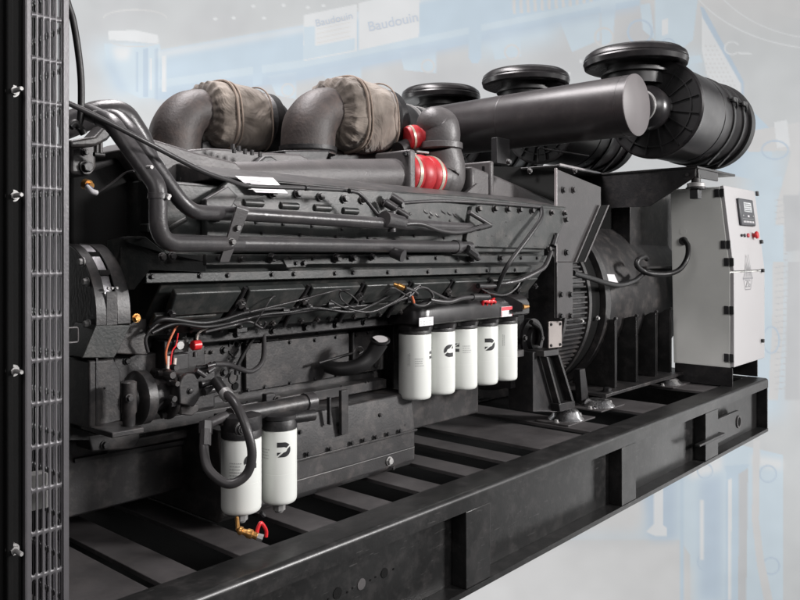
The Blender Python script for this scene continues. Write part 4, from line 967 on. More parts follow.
# ======================= FUEL FILTERS =======================
GF='white fuel filters low in front of the engine'
ff1=(1.19,1.58); ff2=(1.315,1.585)
make_filter('fuel_filter',ff1[0],ff1[1],-.452,-.635,.0495,'left white fuel filter of the low pair, behind the looped rubber hose','fuel filter',GF,[('t',-.35,.70,0),('C',.12,.72,.036),('t',-.35,.58,0)],nut=True)
make_filter('fuel_filter',ff2[0],ff2[1],-.452,-.642,.046,'right white fuel filter of the low pair, with clear D shaped emblem','fuel filter',GF,[('t',-.95,.75,0),('D',-.12,.76,.038)],nut=True)
fhd=thing('fuel_manifold',(1.25,1.58,-.43),'black fuel filter head with a short cross pipe above the pair of low fuel filters','manifold')
MB().lathe([(0,.049),(.004,.051),(.035,.049),(.04,.03)],(ff1[0],ff1[1],-.432),NZ,36).build('head_cup','dark',fhd)
MB().lathe([(0,.047),(.010,.047),(.014,.03)],(ff2[0],ff2[1],-.424),NZ,36).build('head_cup','dark',fhd)
mb=MB(); mb.cyl((ff1[0]-.02,1.60,-.402),(1.44,1.60,-.402),.022,seg=22); mb.build('cross_pipe','engine',fhd)
mb=MB(); mb.cyl((1.415,1.60,-.402),(1.445,1.60,-.402),.026,seg=22); mb.build('pipe_collar','pipe',fhd)
MB().cyl((1.33,1.56,-.425),(1.40,1.545,-.425),.015,seg=16).build('outlet_pipe','dark',fhd)
MB().cyl((1.396,1.546,-.425),(1.402,1.545,-.425),.010,seg=16).build('outlet_mouth','floor',fhd)
a=W(240,428.5,y=1.53); 
mb=MB(); mb.lathe([(0,.018),(.006,.018),(.007,.013),(.012,.013),(.0125,.009),(.015,.009)],a,NY,28); mb.build('pressure_plug','engine',fhd)
MB().box(ff1[0]-.055,ff1[0]+.03,1.585,1.62,-.418,-.39).build('head_bracket','engine',fhd,bevel=.004)
MB().cyl((1.07,1.57,-.405),(1.15,1.59,-.395),.012,seg=12).build('inlet_pipe','pipe',fhd)
# brass drain cock with red handle
dc=thing('drain_valve',(1.27,1.52,-.70),'small brass drain valve with a red handle lying below the left fuel filter','valve')
a=W(238,530,y=1.50); b_=W(262,538,y=1.46)
dv=(b_-a); L=dv.length
MB().lathe([(0,.007),(.004,.010),(.010,.010),(.012,.007),(.02,.008),(.024,.011),(.034,.011),(.037,.008),(.046,.009),(.05,.006)],a,dv,14).build('valve_body','brass',dc)
MB().lathe([(0,.008),(.010,.009),(.014,.009)],a+dv*.80,dv,8).build('valve_nut','zinc',dc)
mb=MB(); mb.tube([W(257,533,y=1.475),W(258,528,y=1.475),W(261,523,y=1.475),W(266,530,y=1.475),W(266,537,y=1.475)],.0045,8); mb.build('red_handle','redpl',dc)
MB().cyl(W(238,530,y=1.50),W(237,518,y=1.53),.005,seg=10).build('valve_stem','brass',dc)
MB().cyl(W(261,513,y=1.55),W(264,516,y=1.55),.006,seg=8).build('side_plug','dark',dc)
# ======================= REAR: flywheel housing, mount =======================
mb=MB(); mb.box(2.70,2.80,1.78,2.8,-.55,.15); mb.lathe([(0,.36),(.10,.38)],(2.70,2.28,-.20),(1,0,0),48); mb.build('flywheel_housing','dark',en,bevel=.004)
c=W(527,338,y=1.80)
mb=MB(); mb.lathe([(0,.085),(.03,.085),(.031,.055),(.05,.05)],c,NY,30); mb.build('starter_boss','dark',en)
MB().tube([W(531,322,y=1.74),W(538,328,y=1.74),W(540,336,y=1.74),W(538,345,y=1.74)],.010,10).build('starter_lug','dark',en)
for px,py in ((541,338),(524,338),(514,331)): MB().hexbolt(W(px,py,y=1.75),NY,.010,.012).build('bolt','engine',en)
MB().box(XP(510,1.70),XP(524,1.70),1.70,1.78,ZP(515,358,1.7),ZP(515,351,1.7)).build('support_stub','engine',en,bevel=.002)
rp=thing('rear_support_plate',(2.9,1.62,-.3),'grey upright bolted gusset plate between engine and air cleaner platform','support plate')
plate('gusset',[(557,169),(601,187),(601,207),(575,262),(557,262)],1.62,.008,'gusset',rp,bolts=[(563,190),(573,190),(566,252.5)],br=.011,bm_='engine')
plate('upright',[(557,262.3),(573,262.3),(573,318),(557,318)],1.615,.010,'gusset',rp,bolts=[(560.5,294.5),(570,294.5),(560.5,316),(570,316)],br=.010,bm_='dark')
mb=MB(); a=W(557,168,y=1.62); b_=W(557,318,y=1.62); mb.box(a.x-.004,a.x-.0005,1.619,1.630,b_.z,a.z); mb.build('edge_return','paleedge',rp)
MB().prism([W(601,205,y=1.615),W(608,205,y=1.615),W(584,262,y=1.615),W(577,262,y=1.615)],(0,.06,0)).build('diagonal_brace','floor',rp,bevel=.002)
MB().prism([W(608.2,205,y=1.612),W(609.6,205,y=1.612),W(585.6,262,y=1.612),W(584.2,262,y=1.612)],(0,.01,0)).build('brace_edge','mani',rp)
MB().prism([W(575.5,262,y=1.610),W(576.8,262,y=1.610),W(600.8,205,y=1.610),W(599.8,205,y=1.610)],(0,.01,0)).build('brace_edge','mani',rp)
mp=thing('rear_engine_mount',(2.98,1.70,-.71),'black box section rear engine mount on a bright steel foot','engine mount')
y_=1.66
plate('bolt_plate',[(549,321.5),(562,321),(562,347),(549,348.5)],y_,.006,'plate',mp,bolts=[(551,324.5),(560,324),(551,345.5),(560,344.5)],br=.005,bm_='dark')
mb=MB(); mb.prism([W(544,351,y=y_),W(559,349,y=y_),W(559,355,y=y_),W(544,357,y=y_)],(0,.08,0)); mb.build('leg_cap','engine',mp,bevel=.002)
# open channel leg: dark web with two light flange edges
q=[(547,357),(559,355),(574,404),(561,409)]
mb=MB(); mb.prism([W(a,b_,y=y_+.03) for a,b_ in q],(0,.004,0)); mb.build('leg_web','floor',mp)
for (a,b_,c_,d_) in (((546.6,357),(548.2,357),(562.4,409),(560.6,409)),((558.2,355),(560,355),(575,404),(573,404))):
    MB().prism([W(*a,y=y_),W(*b_,y=y_),W(*c_,y=y_),W(*d_,y=y_)],(0,.03,0)).build('leg_flange','engine',mp)
mb=MB(); mb.prism([W(533,352,y=y_+.035),W(546,352,y=y_+.035),W(560,412,y=y_+.035),W(533,412,y=y_+.035)],(0,.12,0)); mb.build('leg_side','dark',mp,bevel=.002)
mb=MB(); mb.prism([W(559,404,y=y_-.006),W(575,401,y=y_-.006),W(575,408,y=y_-.006),W(560,412,y=y_-.006)],(0,.14,0)); mb.build('leg_foot','dark',mp,bevel=.002)
def foot(px,py,y,r,label,cup=.040):
    p=W(px,py,y=y); t=thing('vibration_mount',(p.x,p.y,ZT-.004),label,'vibration mount','bright vibration mounts under the engine and alternator')
    z=ZT-.0035
    MB().box(p.x-r*1.9,p.x+r*1.9,p.y-r*1.25,p.y+r*1.25,z,z+.006).build('base_plate','member',t,bevel=.001)
    mb=MB(); mb.lathe([(0,r*1.25),(.004,r*1.2),(.012,r*1.02),(cup*.8,r*.88),(cup,r*.7)],(p.x,p.y,z+.0061),NZ,28); mb.build('steel_cup','chrome',t)
    for s in (-1,1): MB().hexbolt((p.x+s*r*1.6,p.y-.01,z+.006),NZ,.009,.012).build('bolt','zinc',t)
    return t
foot(566,417,1.70,.062,'bright dome shaped vibration mount beneath the box section rear engine mount',.042)

# ======================= ALTERNATOR =======================
al=thing('alternator',(3.8,2.25,-.65),'big charcoal barrel shaped alternator behind the engine with four upright ribs','alternator')
ay,az=2.27,-.24
mb=MB(); mb.lathe([(0,.455),(.012,.46),(.70,.46),(1.06,.458),(1.1,.42)],(3.56,ay,az),(1,0,0),80); mb.build('barrel','engine',al)
mb=MB(); mb.lathe([(0,.475),(.002,.49),(.055,.49),(.057,.46)],(3.535,ay,az),(1,0,0),80); mb.build('front_ring','engine',al)
mb=MB(); mb.lathe([(0,.462),(.09,.462)],(3.45,ay,az),(1,0,0),72); mb.build('air_gap_ring','floor',al)
mb=MB(); mb.lathe([(0,.38),(.03,.44),(.27,.452),(.30,.455)],(3.15,ay,az),(1,0,0),80); mb.build('fan_drum','dark',al)
# louvres of the fan guard
lv=MB()
for k in range(56):
    a=R(8+k*3.1); rr=.452
    c_=Vector((3.12,ay-rr*math.sin(a)*1.0,az)); 
    d=Vector((0,-math.sin(a),-math.cos(a))); u=Vector((0,-math.cos(a),math.sin(a)))
    o_=Vector((3.20,ay,az))+d*rr
    lv.prism([o_-u*.0045,o_+u*.0045,o_+u*.0045+d*.012,o_-u*.0045+d*.012],(.20,0,0))
lv.build('louvres','engine',al,bevel=.001)
mb=MB(); mb.lathe([(0,.463),(.001,.470),(.022,.470),(.023,.463)],(3.175,ay,az),(1,0,0),80); mb.build('guard_band','engine',al)
mb=MB(); mb.lathe([(0,.463),(.001,.470),(.028,.470),(.029,.463)],(3.405,ay,az),(1,0,0),80); mb.build('guard_band','engine',al)
for px,py in ((581,321),(597,318)): MB().hexbolt(W(px,py,y=1.80),(-.2,-1,0),.008,.014).build('bolt','zinc',al)
# ribs + foot rail
for px,py in ((616,319),(637,316),(656.5,312),(671,309)):
    yr=1.755; a=W(px,py,y=yr); th_=.012
    mb=MB(); pts=[(yr,a.z)]
    pts+=[(yr,-.672),(2.1,-.672),(2.0,-.60)]
    # hollow edge following the barrel
    arcp=[]
    for k in range(1,7):
        aa=R(3+k*8); arcp.append((ay-(.462)*math.cos(aa),az-(.462)*math.sin(aa)))
    pts=[(yr,a.z),(yr,-.656),(1.99,-.656)]+arcp[::-1]+[(yr+.03,a.z-.004)]
    pts=[p for p in pts]
    mb.prism([(a.x-th_,p[0],p[1]) for p in pts],(th_,0,0)); mb.build('rib','frame',al,bevel=.001)
    MB().cyl((a.x-th_*1.2,yr-.001,a.z+.002),(a.x+th_*.3,yr-.001,a.z+.002),.008,seg=12).build('rib_tip','engine',al)
    MB().box(a.x-.0015,a.x+.003,yr-.003,yr-.0003,-.655,a.z).build('rib_edge','engine',al)
MB().box(3.40,4.47,1.71,2.2,-.674,-.657).build('foot_plate','engine',al,bevel=.003)
MB().prism([(3.33,1.80,-.69),(3.40,1.80,-.69),(3.36,1.80,-.54),(3.31,1.80,-.54)],(0,.03,0)).build('foot_gusset','dark',al)
MB().hexbolt((3.47,1.74,-.657),NZ,.02,.02).build('bolt','dark',al)
foot(598,400,1.735,.062,'bright vibration mount under the alternator foot plate end nearest the engine',.03)
foot(668,381,1.745,.062,'bright vibration mount under the alternator foot plate end nearest the cabinet',.03)
mb=MB(); mb.box(3.70,4.10,2.02,2.6,.02,.42); mb.build('terminal_box','floor',al,bevel=.004)
mb=MB(); mb.box(4.103,4.79,1.92,2.6,-.02,.42); mb.build('terminal_box_door','engine',al,bevel=.004)
mb=MB(); mb.box(4.05,4.60,1.80,1.918,-.075,-.062); mb.build('shelf','engine',al,bevel=.002)
mb=MB(); mb.prism([W(602,274,y=1.815),W(614,274.5,y=1.815),W(618,283,y=1.80),W(606,283,y=1.80)],(0,-.002,0)); mb.build('name_plate','label',al)
# grey conduit cable and black cables
k1=MB().tube([W(573,273,y=1.66),W(590,278,y=1.68),W(606,283,y=1.72),W(620,285,y=1.74),W(634,281,y=1.74),W(642,275,y=1.74),W(648,271,y=1.74)],.0125,14).build('power_cable','rubber',None)
tag(k1,'black power cable drooping across the front of the alternator from the support plate','cable')
k2=MB().tube([W(684,240,y=1.66),W(688,246,y=1.62),W(687,258,y=1.60),W(680,269,y=1.62),W(668,274,y=1.66),W(652,274,y=1.70),W(643,271,y=1.73),W(637,266,y=1.74),W(638,260,y=1.74),W(644,257,y=1.74),W(647,259,y=1.74)],.0135,14).build('control_cable','rubber',None)
tag(k2,'black control cable leaving the cabinet side and curling up at its end','cable')

# ======================= CONTROL CABINET =======================
cb_=thing('control_cabinet',(4.4,1.6,-.71),'white control cabinet with screen and red button at the right end','control cabinet')
yk=1.455
A0=W(730,368,y=yk); xL=A0.x-.0; zb_=A0.z
Ztop=.372; Zsp=W(729,272,y=yk).z
xR=W(761,362,y=yk).x
yback=W(679,364,x=xL).y+.03
ytop=yk+.055
mb=MB()
mb.prism([(xL,yk,zb_),(xL,yk,Zsp),(xL,ytop,Ztop),(xL,yback+.02,Ztop+.0),(xL,yback,zb_)],(xR-xL,0,0)); mb.build('cabinet_body','cabside',cb_,bevel=.003)
mb=MB(); mb.box(xL+.0035,xR+.002,yk-.020,yk-.0005,zb_+.004,Zsp-.004); mb.build('lower_door','white',cb_,bevel=.003)
up=Vector((0,ytop-yk,Ztop-Zsp)).normalized(); nrm=Vector((0,-up.z,up.y))
LU=math.hypot(ytop-yk,Ztop-Zsp)
mD=frame_mtx((xL,yk,Zsp),(1,0,0),up)   # local: x right, y up the door, z = out
wd=xR-xL
mb=MB(); mb.box(.0035,wd+.002,.004,LU+.004,.0005,.020,mD); mb.build('upper_door','white',cb_,bevel=.003)
def onD(x0,x1,y0,y1,z0,z1,name,m,parent,bevel=.0): return MB().box(x0,x1,y0,y1,z0,z1,mD).build(name,m,parent,bevel=bevel)
def dpt(px,py):
    # intersect view ray with the upper door face
    o=mD.translation+nrm*.02; d=W(px,py,y=1.0); n=nrm; t=o.dot(n)/d.dot(n); p=d*t
    l=mD.inverted()@p; return l.x,l.y
x0,y1=dpt(735.5,198); x1,y0=dpt(753.5,226)
x0b,_=dpt(738,225); x1b,_=dpt(754,200)
pn=onD(x0+.005,x1+.0,y0-.004,y1,.0205,.035,'controller','panel',cb_,.008)
w_=x1-x0; h_=y1-y0
onD(x0+.30*w_,x0+.82*w_,y0+.50*h_,y0+.86*h_,.0351,.0358,'screen','screen',pn)
mb=MB()
for k in range(4): mb.box(x0+.34*w_,x0+.78*w_-.05*w_*(k%2),y0+(.54+.08*k)*h_,y0+(.565+.08*k)*h_,.0359,.0362,mD)
mb.build('screen_text','panel',pn)
for k in range(7): onD(x0+(.16+.105*k)*w_,x0+(.22+.105*k)*w_,y0+.08*h_,y0+.15*h_,.0351,.037,'button','label',pn)
onD(x0+.47*w_,x0+.58*w_,y0+.30*h_,y0+.37*h_,.0351,.037,'button','label',pn); onD(x0+.15*w_,x0+.22*w_,y0+.33*h_,y0+.37*h_,.0351,.037,'button','inkgrey',pn); onD(x0+.82*w_,x0+.88*w_,y0+.33*h_,y0+.37*h_,.0351,.037,'button','inkgrey',pn)
onD(x0+.13*w_,x0+.88*w_,y0+.225*h_,y0+.235*h_,.0351,.0356,'panel_line','inkgrey',pn)
for px,m1,r in ((741,'ink',.008),(744,'panel',.010),(747.5,'labelred',.012)):
    lx,ly=dpt(px,235.5); q=mD@Vector((lx,ly,.0202)); mb=MB(); mb.lathe([(0,r),(.008,r),(.010,r*.7)],q,nrm,16); mb.build('switch',m1,cb_)
lx,ly=dpt(753,235.5); q=mD@Vector((lx,ly,.0202)); mb=MB(); mb.lathe([(0,.013),(.015,.013),(.0155,.021),(.024,.022),(.028,.018)],q,nrm,26); mb.build('stop_button','redpl',cb_)
lx,ly=dpt(756,194.5); onD(lx-.012,lx+.012,ly-.010,ly+.018,.0202,.034,'latch','ink',cb_,.002)
lx,ly=dpt(760.5,242); onD(lx-.016,lx+.010,ly-.010,ly+.012,.0202,.034,'latch','ink',cb_,.002)
for py in (270.5,340.5):
    q=W(762,py,y=yk-.02); MB().box(q.x-.022,q.x-.002,yk-.036,yk-.0205,q.z-.010,q.z+.010).build('latch','ink',cb_,bevel=.002)
for px,py in ((719,192),(724,244.5),(725,262),(726,310.5),(726.5,358.5)):
    up_=py<250
    zc_=W(728,py,y=yk).z
    if up_:
        t=(zc_-Zsp)/(Ztop-Zsp); yy=yk+(ytop-yk)*t
    else: yy=yk
    mb=MB(); mb.box(xL-.008,xL-.0005,yy+.006,yy+.030,zc_-.022,zc_+.022); mb.box(xL-.008,xL+.0,yy-.021,yy+.001,zc_-.022,zc_+.022); mb.build('hinge','ink',cb_,bevel=.002)
# emblem on the lower door
def q2(u,v): 
    c_=W(748,268,y=yk-.0205); return Vector((c_.x+u,yk-.0208,c_.z+v))
mb=MB()
def line(a,b_,w=.0016):
    a=q2(*a); b_=q2(*b_); d=(b_-a).normalized(); n=Vector((-d.z,0,d.x))*w*2.3; mb.face([a-n,b_-n,b_+n,a+n])
line((0,.075),(-.075,-.055),.0012);line((0,.075),(.075,-.055),.0012);line((-.085,-.058),(.085,-.058),.0022)
for k,h in ((-.05,-.01),(-.028,.02),(-.008,.03),(.014,.025),(.034,.005),(.055,-.02)): line((k,-.05),(k*.75,h),.0014)
line((-.07,-.065),(-.045,-.12),.0012);line((.07,-.065),(.045,-.12),.0012);line((-.045,-.12),(.045,-.12),.0012)
mb.build('emblem','emblemink',cb_)
c_=q2(0,-.089); textmesh('emblem_lettering','ZG',.060,'emblemink',frame_mtx((c_.x,c_.y-.0004,c_.z),(1,0,0),(0,0,1)),cb_,extrude=.0003)
c2=W(683,231.5,x=xL-.0008); MB().lathe([(0,.020),(.0008,.0195)],c2,NX,26).build('knockout','cabside',cb_)
c2=W(683.5,241,x=xL-.001); MB().lathe([(0,.024),(.012,.022)],c2,NX,22).build('cable_gland','ink',cb_)
mb=MB(); mb.box(xL+.002,xL+.010,yk-.012,yback-.005,-.7095,zb_-.001); mb.box(xR-.07,xR-.06,yk+.0,yback-.005,-.7095,zb_-.001); mb.box(xL+.011,xR-.071,yback-.02,yback-.01,-.7095,zb_-.001); mb.build('base_stand','dark',cb_,bevel=.001)

# ======================= AIR CLEANERS =======================
tu=thing('air_duct',(3.11,1.9,.49),'long dark transverse air duct tube with a closed disc end beneath the rain caps','air duct')
xt,zt_,rt=3.10,.628,.128
mb=MB(); mb.lathe([(0,rt),(1.20,rt),(1.25,rt*.8)],(xt,1.425,zt_),(0,1,0),64); mb.build('duct_tube','tube',tu)
mb=MB(); mb.lathe([(0,rt*.985),(.002,rt*1.012),(.006,rt*1.012)],(xt,1.4185,zt_),(0,1,0),64); mb.build('end_disc','cap',tu)
GA='air cleaner canisters side by side on the platform'
for yy_ in (1.46,2.05):
    MB().lathe([(0,rt*.999),(.0006,rt*1.006),(.007,rt*1.006),(.0076,rt*.999)],(xt,yy_,zt_),(0,1,0),64).build('weld_seam','tube',tu)
q_=W(500,118,y=2.12); MB().box(q_.x-.035,q_.x+.02,2.10,2.12,q_.z-.003,q_.z+.003).build('duct_tab','mani',tu); MB().cyl((q_.x-.01,2.11,q_.z),(q_.x-.006,2.11,q_.z+.05),.0025,seg=8).build('duct_pin','mani',tu)
def air_cleaner(x,y,label,first=False):
    t=thing('air_cleaner',(x,y,.44),label,'air cleaner',GA)
    z=.676; r=.222
    mb=MB(); mb.lathe([(0,r*1.0),(.006,r*1.03),(.022,r*1.03),(.026,r*.99),(.30,r*.985),(.303,r*.97),(.31,r*.97),(.313,r*.985),(.68,r*.96),(.70,r*.9)],(x,y,z),(1,0,0),72); mb.build('canister','gloss',t)
    mb=MB(); mb.lathe([(0,r*.97),(.004,r*.40),(-.012,r*.36)],(x-.001,y,z),(1,0,0),64); mb.build('end_cap','ribbed',t)
    mb=MB()
    for k in range(16):
        a=2*math.pi*(k+.5)/16; d=Vector((0,math.cos(a),math.sin(a))); u=Vector((0,-math.sin(a),math.cos(a)))
        o_=Vector((x-.010,y,z)); mb.prism([o_+d*r*.40-u*.0025,o_+d*r*.95-u*.0025,o_+d*r*.95+u*.0025,o_+d*r*.40+u*.0025],(.012,0,0))
    mb.build('radial_ribs','ribbed',t)
    mb=MB(); mb.rings([[Vector((xx_,y+rr*math.cos(a*math.pi/32),z+rr*math.sin(a*math.pi/32))) for a in range(64)] for xx_,rr in ((x-.001,r*.80),(x-.008,r*.80),(x-.008,r*.77),(x-.001,r*.77))],cap=False); mb.build('inner_ring','ribbed',t)
    # outlet bulge hose to the duct
    mb=MB(); mb.lathe([(0,.070),(.03,.072),(.05,.095),(.08,.105),(.12,.10),(.14,.085),(.16,.080),(.18,.085)],(x-.175,y,z-.01),(1,0,0),40); mb.build('outlet_hose','gloss',t)
    mb=MB(); mb.lathe([(0,.0735),(.0005,.076),(.014,.076),(.0145,.0735)],(x-.165,y,z-.01),(1,0,0),40); mb.build('hose_clamp','zinc',t)
    for xs_ in (.42,.56):
        mb=MB(); mb.lathe([(0,r*.986),(.0005,r*1.006),(.022,r*1.006),(.0225,r*.986)],(x+xs_,y,z),(1,0,0),72); s=mb.build('strap','ribbed',t)
        c_=Vector((x+xs_+.011,y-r*.93,z+r*.36)); MB().box(c_.x-.03,c_.x+.03,c_.y-.02,c_.y+.012,c_.z-.012,c_.z+.012).build('buckle','ribbed',s,bevel=.003)
        MB().tube([c_+Vector((-.05,0,.004)),c_+Vector((0,-.015,0)),c_+Vector((.02,-.016,-.03)),c_+Vector((.02,0,-.05))],.006,8).build('buckle_lever','ribbed',s)
        aL=R(-50); q=Vector((x+xs_,y-r*math.cos(aL)*1.0,z+r*math.sin(aL)))
        MB().prism([q+Vector((0,-.006,0)),q+Vector((.02,-.006,0)),(x+xs_-.02,y-.105,.445),(x+xs_-.04,y-.105,.445)],(0,.012,0)).build('strap_leg','ribbed',s)
    mb=MB(); mb.lathe([(0,r*1.0),(.0005,r*1.03),(.035,r*1.03),(.036,r*.9)],(x+.66,y,z),(1,0,0),72); mb.build('rear_ring','ribbed',t)
    mb=MB(); mb.lathe([(0,r*.8),(.01,r*1.0),(.04,r*1.0)],(x+.698,y,z),(1,0,0),72); mb.build('rear_cap','ribbed',t)
    # inlet neck and rain cap
    xc,yc_=x+.005,y+.095
    zn=.872
    mb=MB(); mb.lathe([(-.06,.135),(.0,.135),(.002,.14),(.015,.14),(.016,.13),(.04,.13)],(xc,yc_,zn-.02),NZ,40); mb.build('inlet_neck','ribbed',t)
    mb=MB(); mb.lathe([(0,.136),(.001,.158),(.011,.158),(.012,.136)],(xc,yc_,zn-.028),NZ,48); mb.build('neck_clamp','ribbed',t)
    mb=MB(); mb.lathe([(.004,.10),(-.004,.200),(-.006,.222),(.0,.234),(.022,.240),(.030,.236),(.034,.238),(.052,.232),(.068,.212),(.078,.17),(.082,.05),(.0825,.002)],(xc,yc_,zn+.014),NZ,72); mb.build('rain_cap','gloss',t)
    return t
l1='nearest air cleaner canister, its ribbed end and straps fully in view'
a1=air_cleaner(3.49,1.515,l1)
for (x,y,l) in ((3.67,2.235,'middle air cleaner behind the duct, its rain cap showing above the tube'),(3.70,2.855,'farthest air cleaner, only its rain cap showing beside the right heat jacket')):
    c_=copy_tree(a1); c_.location=Vector((x,y,.485)); c_['label']=l
# platform carrying the cleaners
pf=thing('air_cleaner_platform',(3.9,2.0,.20),'black steel platform with a sloping end web beneath the air cleaners','platform')
mb=MB(); mb.prism([W(712,167,x=3.80),W(694,166,x=3.80)]+[W(562,168,x=3.80),W(562,205,x=3.80),W(660,204,x=3.80),W(705,178,x=3.80)],(.012,0,0)); 
mb2=MB(); zt2=.430; yR=1.43
mb.bm.free()
mb=MB(); mb.prism([(3.77,yR,zt2-.012),(3.77,yR,zt2-.05),(3.77,1.66,.245),(3.77,3.1,.245),(3.77,3.1,zt2-.012)],(.012,0,0)); mb.build('end_web','dark',pf,bevel=.001)
MB().box(3.765,4.30,yR-.012,3.1,zt2-.0115,zt2).build('deck','frame',pf,bevel=.002)
MB().box(3.783,4.05,yR-.010,yR,zt2-.055,zt2-.012).build('deck_edge','frame',pf,bevel=.002)
for y_,x_ in ((1.47,3.769),(1.98,3.769)): MB().hexbolt((x_,y_,zt2-.04),NX,.008,.01).build('bolt','engine',pf)
# narrower front platform over the flywheel
mb=MB(); mb.prism([(2.80,1.615,.358),(3.765,1.93,.420),(3.765,3.0,.420),(2.8,3.0,.358)],(0,0,.010)); mb.build('front_deck','frame',pf,bevel=.002)
MB().prism([(2.80,1.611,.372),(3.765,1.925,.434),(3.765,1.925,.425),(2.80,1.611,.363)],(0,.004,0)).build('deck_trim','paleedge',pf)
MB().box(3.05,3.10,1.95,2.0,-.2,.358).build('post','dark',pf)
for px,py in ((508,162),(529,171),(574,171)): MB().hexbolt(W(px,py,y=1.66),NY,.009,.012).build('bolt','engine',pf)
mb=MB(); mb.prism([W(484,166,y=1.80),W(556,168,y=1.80),W(556,203,y=1.80),W(540,196,y=1.80),W(500,178,y=1.80),W(484,172,y=1.80)],(0,.01,0)); mb.build('dark_side_sheet','floor',pf)
mb=MB(); a=W(497,137,y=1.9); b_=W(510,165,y=1.9); mb.box(a.x,b_.x,1.9,1.93,b_.z,a.z); mb.build('duct_support','dark',pf,bevel=.002)
mb=MB(); a=W(538,148,y=2.0); b_=W(560,166,y=2.0)
mb.bend([(a.x,2.0,b_.z),(a.x,2.0,a.z),(b_.x+.3,2.0,a.z+.01)],.004,.01,8); mb.build('stay_rod','engine',pf)
# hanging sensor by the cabinet
hs=thing('heater_sensor',(3.95,1.44,.28),'small black hanging plug with a bright collar under the platform corner','plug')
c_=W(696,183,y=1.44)
MB().lathe([(0,.022),(.04,.022)],(c_.x,1.44,c_.z),NZ,20).build('plug_stem','dark',hs)
MB().lathe([(0,.036),(.003,.042),(.020,.042),(.024,.030)],(c_.x,1.44,c_.z-.022),NZ,30).build('plug_collar','zinc',hs)
MB().lathe([(0,.048),(.008,.048)],(c_.x,1.44,c_.z-.030),NZ,30).build('plug_flange','ribbed',hs)
MB().box(c_.x-.030,c_.x+.022,1.42,1.46,c_.z-.078,c_.z-.031).build('plug_body','ink',hs,bevel=.003)

